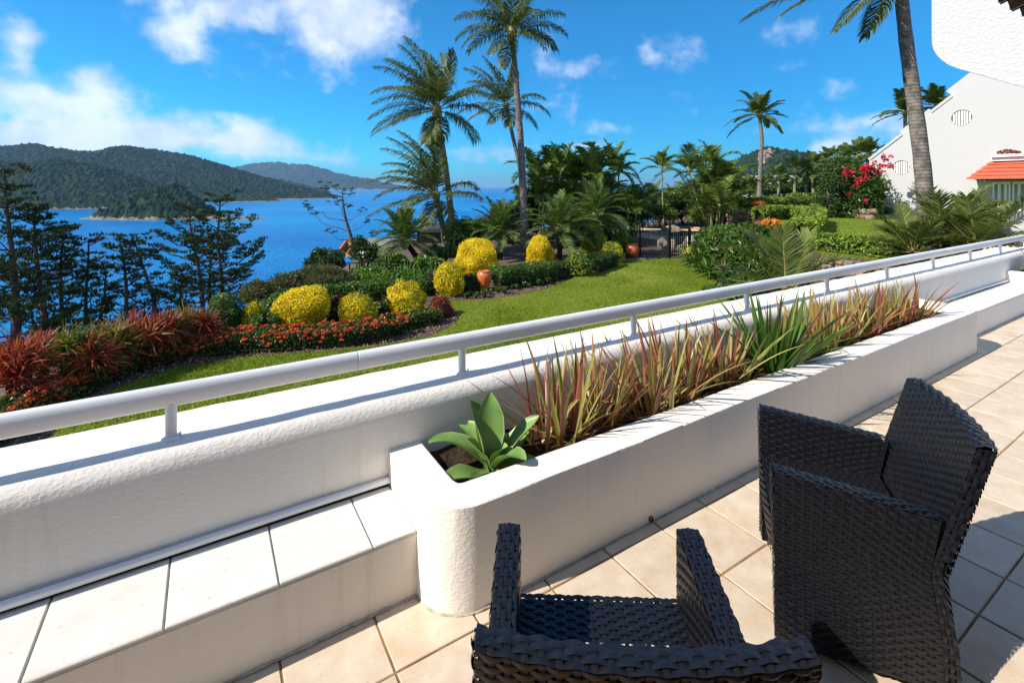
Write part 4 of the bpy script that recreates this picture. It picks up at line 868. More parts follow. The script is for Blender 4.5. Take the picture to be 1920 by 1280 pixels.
for i, (px, py, hp, mt, lab, sp_) in enumerate([
        (30, 772, 150, ['cordyline_red'], 'orange red strap leaved clump where the pine with the thickest trunk stands', .5), (122, 742, 140, ['cordyline_green'], 'green and yellow strap leaved clump between red ones', .45),
        (168, 735, 110, ['cordyline_red', 'cordyline_red'], 'dark red strap leaved clump just beside the green and yellow one', .4), (212, 712, 120, ['cordyline_olive'], 'olive brown strap leaved clump between two red clumps', .45),
        (262, 694, 112, ['cordyline_red'], 'broad red strap leaved clump with bare canes below', .5), (308, 682, 100, ['cordyline_red', 'cordyline_olive'], 'bronze and red strap leaved clump behind the flowering hedge', .4),
        (345, 664, 98, ['cordyline_olive'], 'tall olive strap leaved clump behind the brightest red one', .4), (382, 664, 88, ['cordyline_red'], 'bright red strap leaved plant touching the round green shrub', .28), (75, 735, 120, ['cordyline_red'], 'rust red strap leaved clump behind the orange red one', .4)]):
    k = pxk(py, GL); h = hp * k; rg = np.random.default_rng(40 + i); p = at(px, py, GL)
    heads = [(rg.uniform(-.5, .5) * sp_, rg.uniform(-.3, .5) * sp_, h * rg.uniform(.44, .62)) for _ in range(6 if sp_ > .3 else 3)] + [(0, 0, h * .64)]
    spiky('strap_leaf_plant', lab, 'plant', p, heads, h * .40, .025, 85, mt, 40 + i, CG, .3, -.35)
# greyish wispy shrubs and lush planting behind the front bed
def gbush(name, label, px, py, wpx, hpx, mat, seed, **kw):
    k = pxk(py, GL); return bush(name, label, 'shrub', at(px, py, GL), wpx * k, wpx * k * .9, hpx * k, mat, seed, **kw)
WG = 'wispy grey green shrubs on the sea side'
for i, (px, py, wp, hp, lab) in enumerate([(545, 566, 90, 58, 'wispy grey green shrub behind the curving hedge, the widest of them'), (488, 582, 70, 58, 'wispy grey green shrub at the foot of the pines'), (615, 556, 95, 55, 'wispy grey green shrub below the small deck rail'), (590, 545, 60, 50, 'small wispy grey green shrub on the brink of the slope')]):
    gbush('wispy_shrub', lab, px, py, wp, hp, 'leaf_grey', 60 + i, group=WG, size=.13, asp=.10, dens=.42, out=1.2, lobes=11)
gbush('rusty_shrub', 'low rust coloured shrub behind the curving hedge', 655, 553, 60, 26, 'leaf_rust', 66, size=.10, asp=.12, dens=.6, out=1.0)
LG = 'lush green shrubs below the lower house'
for i, (px, py, wp, hp, mt, lab) in enumerate([(690, 545, 80, 48, 'leaf_bright', 'lush bright green shrub in front of the lower house'), (745, 548, 70, 44, 'leaf_bright', 'bright green mounded shrub at the end of the curving hedge'), (800, 515, 60, 36, 'leaf_bright', 'bright green leafy shrub left of the great golden dome'),
        (680, 512, 60, 70, 'leaf_dark', 'tall dark green round shrub hiding the lower house roof'), (610, 525, 70, 62, 'leaf_dark', 'dark green shrub at the brink above the sea, left of the house gable'), (830, 500, 60, 44, 'leaf_green', 'green shrub at the foot of the leaning coconut palms'), (870, 482, 70, 76, 'leaf_green', 'tall green shrub beside the coconut palm trunks'), (735, 520, 70, 44, 'leaf_green', 'green shrub under the dark feathery palm'), (575, 545, 60, 44, 'leaf_dark', 'low dark green shrub at the brink of the slope')]):
    gbush('leafy_shrub', lab, px, py, wp, hp, mt, 70 + i, group=LG, size=.13, asp=.5)
for i, (px, py, lab) in enumerate([(700, 556, 'arching green strap leaved plant behind the curving hedge'), (795, 545, 'green strap leaved plant beside the dark clipped box'), (765, 535, 'green strap leaved plant under the feathery palm')]):
    k = pxk(py, GL); spiky('green_strap_plant', lab, 'plant', at(px, py, GL), [(0, 0, .15), (.2, .1, .1), (-.2, .1, .12)], .75, .05, 36, 'leaf_bright', 84 + i, 'green strap leaved plants', .5, .1)
# ================================================================== rear bed
gclip('golden_shrub', 'great golden dome shaped shrub behind the terracotta urn', 'shrub', 896, 524, 88, 62, 'leaf_yellow', 91, group=YG, core='twig_yellow', zc=.38)
gclip('golden_shrub', 'small golden clipped ball left of the terracotta urn', 'shrub', 844, 556, 50, 54, 'leaf_yellow', 92, group=YG, second=('leaf_lime', .25), core='twig_yellow', zc=.45)
gclip('golden_shrub', 'golden shrub at the foot of the tall coconut palm', 'shrub', 1012, 500, 50, 48, 'leaf_yellow', 93, group=YG, core='twig_yellow', zc=.42)
gclip('golden_shrub', 'lime yellow clipped shrub below the feathery palms', 'shrub', 1112, 484, 46, 52, 'leaf_lime', 94, group=YG, second=('leaf_yellow', .6), zc=.45)
gclip('golden_shrub', 'lime yellow ball beside the round terracotta pot', 'shrub', 1149, 495, 40, 38, 'leaf_lime', 95, group=YG, second=('leaf_yellow', .4), zc=.45)
gclip('round_shrub', 'round green clipped shrub at the end of the boxed hedge', 'shrub', 1086, 520, 50, 44, 'leaf_green', 96, size=.06, zc=.45, second=('leaf_lime', .4))
gclip('round_shrub', 'round green shrub behind the lime yellow ball', 'shrub', 1168, 480, 36, 44, 'leaf_green', 97, size=.08, zc=.45, second=('leaf_lime', .3))
hedge('boxed_hedge', 'square cut dark green hedge right of the terracotta urn', 'hedge', gpath([(935, 538), (975, 533), (1022, 524)]), .9, .62, 'leaf_green', 98, size=.06)
hedge('boxed_hedge', 'small dark green boxed hedge next to the round clipped shrub', 'hedge', gpath([(1040, 521), (1062, 516)]), .6, .5, 'leaf_dark', 99, size=.06)
hedge('boxed_hedge', 'dark boxed hedge between golden ball and terracotta urn', 'hedge', gpath([(872, 546), (896, 543)]), .5, .52, 'leaf_dark', 100, size=.06)
hedge('boxed_hedge', 'dark green boxed hedge left of the small golden ball', 'hedge', gpath([(806, 551), (820, 549)]), .5, .56, 'leaf_dark', 101, size=.06)
hedge('boxed_hedge', 'shaded dark hedge between the round clipped shrub and lime ball', 'hedge', gpath([(1112, 510), (1140, 499)]), .8, .6, 'leaf_dark', 102, size=.07)
rg = np.random.default_rng(5); sb_ = bush('seedling', 'tiny leafy seedling in the bark in front of the boxed hedge', 'seedling', at(860, 553, GL), .22, .22, .2, 'leaf_green', 110, group='seedlings in front of the boxed hedge', size=.07, lobes=4)
for i in range(17):
    f = (i + 1) / 17; c = copy_tree(sb_); c.location = at(862 + f * 200 + rg.uniform(-4, 4), 556 - 36 * f ** 1.5 + rg.uniform(-3, 4), GL); c.rotation_euler = (0, 0, rg.uniform(0, 6)); s_ = rg.uniform(.7, 1.2); c.scale = (s_, s_, s_)
def lathe(prof, n=28):
    an = np.arange(n) / n * 2 * np.pi; V = np.concatenate([np.stack([r * np.cos(an), r * np.sin(an), np.full(n, z)], -1) for r, z in prof]); m_ = len(prof); i = np.arange(m_ - 1)[:, None] * n; j = np.arange(n)[None]; k = (j + 1) % n
    return V, np.stack([i + j, i + k, i + n + k, i + n + j], -1).reshape(-1, 4)
def urn(label, px, py, h, prof, name):
    root = empty(name, at(px, py, GL)); tag(root, label, 'pot'); s_ = h / prof[-1][1]
    V, F = lathe([(r * s_, z * s_) for r, z in prof] + [(prof[-1][0] * s_ * .8, prof[-1][1] * s_), (prof[-1][0] * s_ * .78, h * .75), (0.001, h * .74)]); obj('body', mesh('body', V, F, MAT['terracotta'], smooth=True), root)
    r = prof[-1][0] * s_; V, F = lathe([(r * 1.0, h * .965), (r * 1.16, h * .972), (r * 1.18, h * .99), (r * 1.12, h * 1.005), (r * .86, h * 1.004)]); obj('rim', mesh('rim', V, F, MAT['terracotta'], smooth=True), root); return root
urn('tall terracotta urn standing in front of the great golden dome', 908, 545, .62, [(.14, 0), (.15, .04), (.20, .2), (.26, .38), (.285, .52), (.27, .64), (.21, .72), (.20, .75)], 'terracotta_urn')
urn('squat round terracotta pot beside the pool gate', 1186, 481, .58, [(.17, 0), (.26, .1), (.33, .25), (.35, .4), (.31, .54), (.24, .62), (.24, .66)], 'terracotta_pot')
# ================================================================== palms
def up(px, py, Y): return Vector(((px - 960) / FPX * Y, Y, zat(py, Y)))
def crown(n, L, seed, e0=-35, e1=80, dr=(.5, 1.0), azs=None):
    rg = np.random.default_rng(seed); out = []
    for i in range(n):
        f = (i + .5) / n; e = e0 + (e1 - e0) * f ** .9; a = (i * 137.5 + rg.uniform(-14, 14)) % 360
        if azs and rg.uniform() < azs[1]: a = azs[0] + rg.normal(0, azs[2])
        out.append((a, e, L * rng_u(rg, .75, 1.15) * (1 - .12 * max(0, e) / 80), rng_u(rg, *dr)))
    return out
def rng_u(rg, a, b): return rg.uniform(a, b)
WL = (-.42, -.05, .02)
palm('coconut_palm', 'lower leaning coconut palm, wind swept, with bowed pale trunk', 'coconut palms', [at(838, 481, GL), up(829, 420, 22.8), up(817, 366, 22.8)], .15, .11,
     [(178, -8, 3.2, .35), (168, 20, 3.0, .55), (150, 48, 3.3, .35), (120, 66, 3.3, .2), (200, 34, 3.1, .45), (212, 60, 3.2, .25), (240, 40, 2.9, .4), (100, 48, 3.1, .25), (60, 74, 3.3, .1), (350, 8, 2.2, .25), (330, -40, 2.3, .3), (300, 55, 2.8, .25), (185, 68, 3.4, .12), (160, 76, 3.5, .1), (255, 5, 2.3, .4), (270, -55, 1.6, .3), (20, 30, 2.2, .6), (195, -22, 2.7, .4), (140, 30, 3.2, .4)], seed=201, wind=(-.75, -.05, .02), nl=54, ll=.95, lw=.045, hang=1.4, dm=1.9, boots=.25)
palm('coconut_palm', 'taller coconut palm of the leaning pair, full wind swept crown', 'coconut palms', [at(852, 482, GL), up(846, 400, 24), up(834, 300, 24), up(819, 206, 24)], .17, .11,
     [(180, 2, 3.3, .6), (170, 30, 3.3, .5), (185, 52, 3.6, .3), (150, 60, 3.6, .28), (205, 35, 3.2, .5), (225, 55, 3.3, .3), (120, 50, 3.3, .3), (95, 70, 3.5, .15), (60, 64, 3.4, .15), (0, 12, 2.9, .45), (340, 28, 2.9, .5), (350, -20, 2.6, .25), (320, 55, 3.0, .2), (195, -14, 3.2, .35), (165, 72, 3.7, .12), (250, 30, 2.8, .4), (262, -60, 1.9, .25), (285, 45, 2.9, .3), (20, 38, 3.0, .4), (140, 12, 3.0, .5), (300, -65, 1.8, .2), (30, -15, 2.6, .4), (230, 75, 3.6, .1), (175, 16, 3.4, .55)], seed=202, wind=(-.5, -.05, .03), nl=56, ll=1.0, lw=.045, hang=1.4, dm=1.9, boots=.35, nuts=6)
palm('coconut_palm', 'slender coconut palm with bent trunk behind the tallest palm', 'coconut palms', [atY(990, 30, GL), up(984, 380, 30), up(973, 305, 30), up(960, 250, 30), up(949, 198, 30)], .14, .10,
     [(180, 8, 3.2, .5), (170, 35, 3.3, .4), (190, 55, 3.3, .25), (150, 62, 3.3, .2), (120, 70, 3.2, .15), (0, 10, 2.8, .5), (340, 25, 2.6, .5), (10, -18, 2.3, .3), (225, 40, 3.0, .4), (260, 20, 2.6, .5), (200, -12, 2.7, .4), (60, 60, 3.0, .2), (290, -40, 1.8, .3), (245, -30, 2.0, .3), (300, 55, 2.7, .3), (165, 75, 3.3, .1)], seed=203, wind=(-.4, -.05, .03), nl=50, ll=.95, lw=.05, hang=1.4, dm=1.9, boots=.3)
palm('coconut_palm', 'tallest coconut palm with straight grey trunk and golden crown base', 'coconut palms', [at(985, 468, GL), up(981, 380, 25.2), up(977, 270, 25.2), up(968, 160, 25.2), up(960, 62, 25.2)], .21, .125,
     [(180, 20, 3.0, .8), (172, 40, 3.2, .7), (190, 55, 3.2, .6), (0, 22, 2.9, .7), (350, 0, 2.6, .7), (10, 40, 3.0, .6), (225, 30, 2.9, .8), (240, -28, 2.3, .4), (250, -60, 2.1, .25), (270, 45, 3.0, .6), (300, 30, 2.8, .8), (320, -10, 2.4, .6), (90, 40, 3.0, .6), (120, 60, 3.2, .4), (60, 60, 3.2, .4), (150, 10, 2.8, .7), (200, 5, 2.8, .8), (30, 15, 2.8, .7), (210, 65, 3.2, .4), (330, 60, 3.1, .4)], seed=204, wind=(-.12, 0, 0), nl=54, ll=.95, lw=.048, hang=1.5, dm=1.5, boots=.4, nuts=9)
Yr = 10.4
palm('coconut_palm', 'coconut palm with thick ringed trunk in front of the white house', 'coconut palms', [atY(1742, Yr, UL - .1), up(1736, 380, Yr), up(1729, 300, Yr), up(1714, 190, Yr), up(1700, 90, Yr), up(1690, -5, Yr), up(1686, -62, Yr)], .165, .105,
     [(178, -14, 2.7, .45), (196, -38, 2.2, .3), (188, -2, 2.6, .7), (160, -4, 3.1, .5), (200, -58, 1.8, .2), (184, 14, 3.1, .6), (140, 30, 3.0, .5), (225, 30, 3.0, .5), (260, 35, 3.0, .5), (300, 30, 3.0, .5), (340, 25, 3.0, .5), (20, 30, 3.0, .5), (60, 35, 3.0, .5), (100, 30, 3.0, .5), (0, 60, 3.0, .3), (120, 65, 3.0, .3), (240, 65, 3.0, .3)], seed=205, wind=(-.12, 0, 0), nl=84, ll=.55, lw=.03, hang=.9, boots=.3, flare=1.15)
palm('coconut_palm', 'distant coconut palm standing alone above the low hedges', 'coconut palms', [at(1423, 380, UL), up(1425, 330, 46.9), up(1429, 260, 46.9), up(1424, 216, 46.9)], .22, .14,
     crown(20, 3.0, 6, -28, 78, (.5, .9)), seed=206, wind=(-.1, 0, 0), nl=36, ll=.75, lw=.10, hang=.5, boots=.3)
palm('coconut_palm', 'coconut palm whose crown shows behind the white gable, left of the ringed trunk', 'coconut palms', [Vector((36.5, 46, UL)), up(1698, 260, 46), up(1697, 212, 46)], .2, .14, crown(16, 2.9, 8, -20, 75, (.5, .9), (180, .3, 40)), seed=207, nl=34, ll=.75, lw=.10, hang=.5, boots=.3)
palm('coconut_palm', 'coconut palm half hidden behind the white roof, right of the ringed trunk', 'coconut palms', [Vector((39.5, 46, UL)), up(1758, 240, 46), up(1757, 200, 46)], .2, .14, crown(16, 2.6, 9, -20, 75, (.5, .9), (180, .4, 40)), seed=208, nl=34, ll=.75, lw=.10, hang=.5, boots=.3)
# feathery date palms
DG = 'feathery date palms in the rear bed'
for i, (px, py, cx, cy, Lp, lab) in enumerate([(792, 505, 757, 448, 62, 'dark feathery palm with slanting trunk in front of the lower house'), (936, 486, 937, 432, 58, 'feathery date palm left of the tallest coconut trunk'), (1048, 490, 1047, 430, 68, 'broad feathery date palm above the golden shrub, its fronds touching it'), (1116, 480, 1116, 402, 64, 'feathery date palm behind the broad one, above the lime yellow shrub')]):
    Y = at(px, py, GL).y; L = Lp * Y / FPX * 1.15
    palm('date_palm', lab, DG, [at(px, py, GL), up((px + cx) / 2 + 3, (py + cy) / 2, Y), up(cx, cy, Y)], .12, .09, crown(38, L, 20 + i, -30, 82, (.55, 1.0)), 'frond_date', 'twig', 220 + i, (-.05, 0, 0), 44, L * .26, .035, .3, .25, lead=.12, rach=.014, cat='palm tree', boots=.12)
# cane palm thicket
def cane(px, py, Y, cy, seed, label, group, L=2.0, lean=0, n=9, base=None, mat='frond_cane', tm='cane_trunk', r=.06):
    z0 = base if base is not None else GL; palm('cane_palm', label, group, [atY(px - lean, Y, z0), up(px - lean * .4, (cy + HOR + (EYE - z0) / Y * FPX) / 2, Y), up(px, cy, Y)], r, r * .75, crown(n, L, seed, -5, 82, (.75, 1.35)), mat, tm, seed, (-.08, 0, 0), 26, L * .34, .075, .45, .35, lead=.2, rach=.02, flare=1.2, boots=.3, angle=(.3, .95))
rg = np.random.default_rng(77)
TG = 'cane palms of the thicket above the rear bed'
for i, (px, cy) in enumerate([(1000, 325), (1018, 345), (1032, 312), (1040, 335), (1052, 318), (1065, 345), (1070, 312), (1082, 328), (1092, 350), (1100, 318), (1112, 335), (1125, 318), (1150, 312), (1160, 325), (1010, 372), (1030, 378), (1060, 380), (1095, 385), (1130, 375), (1143, 360), (985, 390), (1178, 395), (1195, 385)]):
    cane(px, 0, rg.uniform(26.5, 32), cy, 300 + i, 'tall cane palm topping the thicket between the tallest coconut palm and the pool' if cy < 330 else 'shorter cane palm tucked low in the thicket beside the tallest coconut palm', TG + (', tall' if cy < 330 else ', short'), rg.uniform(1.7, 2.2), rg.uniform(-12, 12), 10)
PG = 'cane palms around the pool'
for i, (px, cy, lean, Y) in enumerate([(1292, 322, -42, 33), (1312, 325, -20, 36), (1335, 312, 2, 35), (1348, 345, 6, 33), (1362, 340, 10, 33), (1375, 365, 5, 34), (1325, 360, -10, 38), (1300, 372, -4, 40), (1262, 378, 0, 42), (1215, 398, 0, 40), (1225, 372, 0, 42), (1350, 390, 4, 31), (1335, 398, -4, 32)]):
    cane(px, 0, Y, cy, 340 + i, 'cane palm with slanting bare stem in the grove behind the pool' if abs(lean) > 8 else 'upright cane palm with bare stem in the grove behind the pool', PG + (', slanting' if abs(lean) > 8 else ', upright'), rg.uniform(1.9, 2.5), lean, 10)
cane(1241, 0, 36, 316, 360, 'slim single cane palm rising above the others left of the pool grove', PG, 1.8, -4, 9)
# dark shrubs that fill the thicket
FG = 'dense shrubs filling the thicket behind the rear bed'
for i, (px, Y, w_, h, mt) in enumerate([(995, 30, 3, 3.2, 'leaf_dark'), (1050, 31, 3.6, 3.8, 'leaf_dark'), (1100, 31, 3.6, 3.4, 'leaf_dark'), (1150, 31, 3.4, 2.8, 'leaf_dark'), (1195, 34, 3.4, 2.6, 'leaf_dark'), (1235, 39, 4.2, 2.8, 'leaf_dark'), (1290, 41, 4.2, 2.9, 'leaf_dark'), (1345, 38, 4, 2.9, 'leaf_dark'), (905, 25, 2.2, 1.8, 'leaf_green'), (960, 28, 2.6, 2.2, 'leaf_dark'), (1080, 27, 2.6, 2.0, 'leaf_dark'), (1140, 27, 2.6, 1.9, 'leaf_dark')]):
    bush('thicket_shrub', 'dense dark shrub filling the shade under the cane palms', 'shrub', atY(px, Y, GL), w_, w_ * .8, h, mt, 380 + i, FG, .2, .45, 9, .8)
for i, (px, Y, w_, h) in enumerate([(1252, 40, 2.2, 3.0), (1238, 37.5, 2, 2.2), (1205, 38, 2, 2.0), (1320, 36, 2, 2.1), (1278, 42, 2, 3.2)]):
    bush('thicket_shrub', 'bright green sunlit shrub behind the pool', 'shrub', atY(px, Y, GL), w_, w_, h, 'leaf_bright', 395 + i, 'bright shrubs behind the pool', .22, .4, 8, .8)
bush('orange_shrub', 'small orange flowering shrub behind the pool rocks', 'shrub', at(1262, 420, GL), 1.9, 1.5, 1.5, 'flower_orange', 399, None, .18, .5, 6, .7)
# ================================================================== pines on the slope
def pine(label, px0, py0, px1, py1, Y, seed, spread, dens=1.0, wind=0.0, group='pines on the slope above the sea', sparse=False, r0=.10):
    rng = np.random.default_rng(seed); x0 = (px0 - 960) / FPX * Y; gz = float(ground_z(x0, Y)); zb = zat(py0, Y); top = np.array(up(px1, py1, Y)); bot = np.array([x0, Y, zb]); e = (bot - top); zz = (zb - gz) / max(.2, (top[2] - zb)); bot2 = bot + e * zz * np.array([.6, .6, 1])
    root = empty('pine_tree', tuple(bot2)); tag(root, label, 'pine tree', group); C = np.array([bot2 + (top - bot2) * t_ for t_ in np.linspace(0, 1, 14)]); C[:, 0] += .06 * np.sin(np.linspace(0, 7, 14) + seed); C -= bot2; H = C[-1, 2]
    V, F = tube(C, np.linspace(r0, .018, 14), 8); obj('trunk', mesh('trunk', V, F, MAT['bark_pine'], smooth=True), root)
    br = B(); lf = B(); z = H - .15; zl = (zb - gz) * .55; k = 0
    while z > zl:
        f = (H - z) / (H - zl); nb = rng.integers(3, 6) if not sparse else rng.integers(2, 4); a0 = rng.uniform(0, 6.28)
        for q in range(nb):
            if rng.uniform() > (.95 if f < .75 else .7) * dens: continue
            a = a0 + q * 6.28 / nb + rng.normal(0, .2); d = np.array([math.cos(a), math.sin(a), 0]); L = spread * (.30 + .85 * min(1, f * 2.0)) * rng.uniform(.6, 1.15) * (1 + wind * -d[0]) * (1 if rng.uniform() > .25 else .55)
            if L < .15: continue
            c0 = np.array([np.interp(z, C[:, 2], C[:, 0]), np.interp(z, C[:, 2], C[:, 1]), z]); el0 = rng.uniform(.1, .5) if f < .6 else rng.uniform(.0, .4); tt = np.linspace(0, 1, 8)
            P = c0 + d * (L * tt)[:, None] + np.stack([tt * 0, tt * 0, L * (el0 * tt + .28 * tt ** 2.4)], -1) + rng.normal(size=(8, 3)) * .018 * L; V, F = tube(P, np.linspace(.017, .006, 8) * (L / spread + .4), 4); br.add(V, F)
            bare = (.38 if not sparse else .7) + .25 * f
            nt = max(2, int(L * (1 - bare) / .112 * dens))
            for u in np.linspace(bare, 1.0, nt):
                pc = np.array([np.interp(u, tt, P[:, j]) for j in range(3)]); sd = np.array([-d[1], d[0], 0])
                for s in ((-1, 0, 1) if u < .97 else (0,)):
                    ln = (.30 * (1.12 - u) + .07) * spread * rng.uniform(.5, 1.15); cc = pc + sd * s * ln + d * abs(s) * ln * .4 + np.array([0, 0, .05 + .06 * rng.uniform()]) * (1 + abs(s) * .5)
                    if s: V, F = tube([pc, (pc + cc) / 2, cc], [.006, .005, .004], 3); br.add(V, F)
                    n = 15; dd = sphere_dirs(n, rng, -.1); Pn = cc + dd * np.array([.065, .065, .032]) * 1.3 + d * rng.uniform(-.07, .07, n)[:, None]; V, F = leaves(Pn, nrm(dd + [0, 0, .7] + d * .5), .13, .26, rng, 1.6); lf.add(V, F, np.clip(rng.normal(.35, .2), 0, 1))
        z -= rng.uniform(.25, .40) * (1.0 if not sparse else 1.5)
    tag(obj('branches', br.mesh('branches', MAT['bark_pine']), root), kind='stuff'); tag(obj('foliage', lf.mesh('foliage', MAT['pine_needle']), root), kind='stuff'); return root
for i, a in enumerate([('tallest thick trunked pine at the edge of the row', 32, 646, 12, 322, 12.2, 1.15, 1, .1), ('pine next to the tallest one in the row, with a stout trunk', 86, 636, 66, 392, 12.6, 1.05, 1, .05), ('slim pine with straight trunk, third from the thick trunked pine', 120, 618, 116, 428, 13.2, .8, .85, 0), ('slim straight pine with few low branches, fourth from the thick trunked pine', 166, 612, 162, 452, 13.6, .85, .8, 0),
        ('short spindly pine between two slim pines', 186, 602, 196, 500, 14.2, .5, .55, 0), ('pine with bare lower trunk standing clear against the sea', 242, 600, 224, 440, 14, .8, .6, 0), ('leaning pine whose top tips towards the bare trunked pine', 298, 590, 256, 452, 14.2, .9, .75, .2), ('wind flagged pine with long level branches on its seaward side', 382, 578, 356, 388, 15, 1.15, .95, .35), ('bushy upright pine behind the round clipped shrub', 414, 566, 412, 378, 15.6, 1.1, 1.0, -.15), ('thin young pine between the leaning pine and wind flagged pine', 345, 580, 338, 505, 15.2, .55, .7, 0), ('thin pine squeezed between the flagged pine and bushy pine', 398, 572, 390, 450, 16, .8, .7, 0)]):
    pine(a[0], *a[1:6], 400 + i, a[6], a[7], a[8], r0=.15 if i == 0 else .12 if i == 1 else .085)
pine('sparse lone pine with tufted bare branches above the lower house', 664, 470, 640, 358, 26, 421, 2.0, .9, .5, None, True, .14)
# ================================================================== lower house on the slope
lh = empty('lower_house', (-9.4, 27.5, -4)); tag(lh, 'grey roofed house with timber gable down the slope among shrubs', 'house')
def lp(px, py, Y): p = up(px, py, Y); return (p.x + 9.4, p.y - 27.5, p.z + 4)
b = B()
g0 = lp(652, 447, 27); g1 = lp(632, 474, 27); g2 = lp(678, 478, 25.4); r1_ = lp(800, 446, 30.5); e1 = lp(800, 500, 27.5); e2 = lp(770, 470, 33)
b.add([g0, g2, e1, r1_], [[0, 1, 2, 3]]); b.add([g0, r1_, e2, g1], [[0, 1, 2, 3]]); b.add(np.array([g0, g2, e1, r1_]) - [0, 0, .12], [[3, 2, 1, 0]]); obj('roof', b.mesh('roof', MAT['grey_roof']), lh)
b = B().add([g0, g1, g2], [[0, 1, 2]]); b.V[0] += [.12, .2, -.2]; obj('gable', b.mesh('gable', MAT['timber']), lh)
for p, q in ((g0, g1), (g0, g2)): V, F = tube([np.array(p) + [0, -.05, -.08], np.array(q) + [0, -.05, -.08]], .10, 4); obj('bargeboard', mesh('bargeboard', V, F, MAT['timber']), lh)
V, F = box(0, 7.5, -.5, 4, -2, 1.4); V = V + np.array([.7, .8, .2]); obj('wall', mesh('wall', V, F, MAT['timber']), lh)
V, F = box(0, 3.6, 0, 4.5, 0, .22); V += np.array(lp(760, 436, 28)) - [0, 0, 0]; obj('flat_roof', mesh('flat_roof', V, F, MAT['dark_roof']), lh)
V, F = box(.6, 3.3, .3, 4.2, -2.6, 0); V += np.array(lp(760, 436, 28)); obj('dark_wall', mesh('dark_wall', V, F, MAT['dark_roof']), lh)
dk = empty('deck_rail', at(628, 528, GL)); tag(dk, 'small weathered timber deck rail among the seaward shrubs', 'railing')
for i in range(7): V, F = box(-.02, .02, -.02, .02, -.3, .62); obj('post', mesh('post', V, F, MAT['twig']), dk, (i * .24, i * .03, 0))
for z_ in (.6, .3): V, F = tube([(-.05, 0, z_), (1.55, .19, z_ + .06)], .022, 5); obj('rail', mesh('rail', V, F, MAT['twig']), dk)
# ================================================================== planter plants
def blade_mesh(tilt, L, wd_, droop, seed, mat):
    rng = np.random.default_rng(seed); n = 9; t_ = np.linspace(0, 1, n); th = rad(tilt) + np.cumsum(np.concatenate([[0], np.full(n - 1, droop / (n - 1))]) * (t_ ** .7)); ds = L / (n - 1)
    x = np.concatenate([[0], np.cumsum(np.sin(th[:-1]) * ds)]); z = np.concatenate([[0], np.cumsum(np.cos(th[:-1]) * ds)]); tw = rng.normal(0, .5); y = .04 * L * np.sin(t_ * rng.uniform(1, 3)) * rng.choice([-1, 1])
    wv = wd_ * .5 * np.minimum(1, .5 + 1.4 * t_) * np.clip(1.01 - t_ ** 2.2, .02, 1); C = np.stack([x, y, z], -1); N = np.stack([np.cos(th), 0 * th, -np.sin(th)], -1); S = np.stack([0 * th + np.sin(tw * t_) * np.cos(th), np.cos(tw * t_), -np.sin(tw * t_) * np.sin(th)], -1)
    V = np.stack([C + S * (wv * q)[:, None] + N * (wv * abs(q) * .4)[:, None] for q in (-1, -.62, 0, .62, 1)], 1).reshape(-1, 3); i = np.arange(n - 1)[:, None] * 5; j = np.arange(4)[None]
    return mesh('leaf', V, np.stack([i + j, i + j + 1, i + 6 + j, i + 5 + j], -1).reshape(-1, 4), MAT[mat], np.tile([1, 0, 0, 1.], n - 1), smooth=True)
FX = [blade_mesh(tl, L, w_, dr, 500 + i, 'flax') for i, (tl, L, w_, dr) in enumerate([(3, .52, .031, .25), (8, .56, .036, .3), (14, .54, .031, .4), (20, .56, .036, .45), (27, .55, .033, .5), (34, .54, .031, .6), (42, .52, .033, .6), (50, .50, .029, .7), (58, .44, .027, .75), (66, .40, .025, .7), (74, .36, .022, .6), (80, .34, .022, .4)])]
YX = [blade_mesh(tl, L, w_, dr, 530 + i, 'yucca') for i, (tl, L, w_, dr) in enumerate([(2, .52, .044, .08), (10, .56, .046, .12), (20, .56, .046, .2), (32, .56, .044, .3), (44, .54, .044, .4), (58, .52, .04, .5), (70, .50, .038, .6)])]
def strap_clump(name, label, group, a, b_, n, meshes, seed, spread=.05, bias=0, scale=1.0, z=.355, lo=0, hi=None):
    rng = np.random.default_rng(seed); root = empty(name, ter(a, b_, z), TROT); tag(root, label, 'plant', group)
    for i in range(n):
        k = int(np.clip(abs(rng.normal(0, .6)) * len(meshes), lo, (hi or len(meshes)) - 1)); r = spread * math.sqrt(rng.uniform()); an = rng.uniform(0, 6.28); o = obj('leaf', meshes[k], root, (1.25 * r * math.cos(an), r * math.sin(an), rng.uniform(-.02, .01)), an + rng.normal(0, .7) + bias); s_ = scale * rng.uniform(.7, 1.2); o.scale = (s_, s_, s_)
        hd = an + rng.normal(0, .6) + bias
        if k > 5 and abs(math.sin(hd)) > .5: hd = rng.choice([0, math.pi]) + rng.normal(0, .35)
        o.rotation_euler = (rng.normal(0, .07), rng.normal(0, .07), hd)
    return root
SG = 'variegated strap leaved plants in the long planter'
labs = ['pink and olive strap leaved plant next to the agave', 'yellow striped strap leaved plant, second along the planter from the agave', 'pink edged strap leaved plant, third along the planter from the agave', 'bronze strap leaved plant, fourth along the planter from the agave', 'bronze strap leaved plant just before the bright green one', 'orange red strap leaved plant just beyond the bright green one', 'olive strap leaved plant, second beyond the bright green one', 'tall olive strap leaved plant, third beyond the bright green one', 'straw coloured strap leaved plant, fourth beyond the bright green one', 'pink strap leaved plant, fifth beyond the bright green one', 'sprawling strap leaved plant at the far end of the planter']
for i, (a, b_, n) in enumerate([(1.55, 2.06, 60), (1.88, 2.10, 56), (2.22, 2.04, 60), (2.55, 2.10, 62), (2.95, 2.05, 64), (3.85, 2.12, 50), (4.20, 2.05, 56), (4.60, 2.10, 62), (5.02, 2.06, 62), (5.45, 2.10, 56), (5.88, 2.05, 52)]):
    strap_clump('flax_plant', labs[i], SG, a, b_ - .02, int(n * .95), FX, 550 + i, .11, 0, .84 if i < 10 else .8)
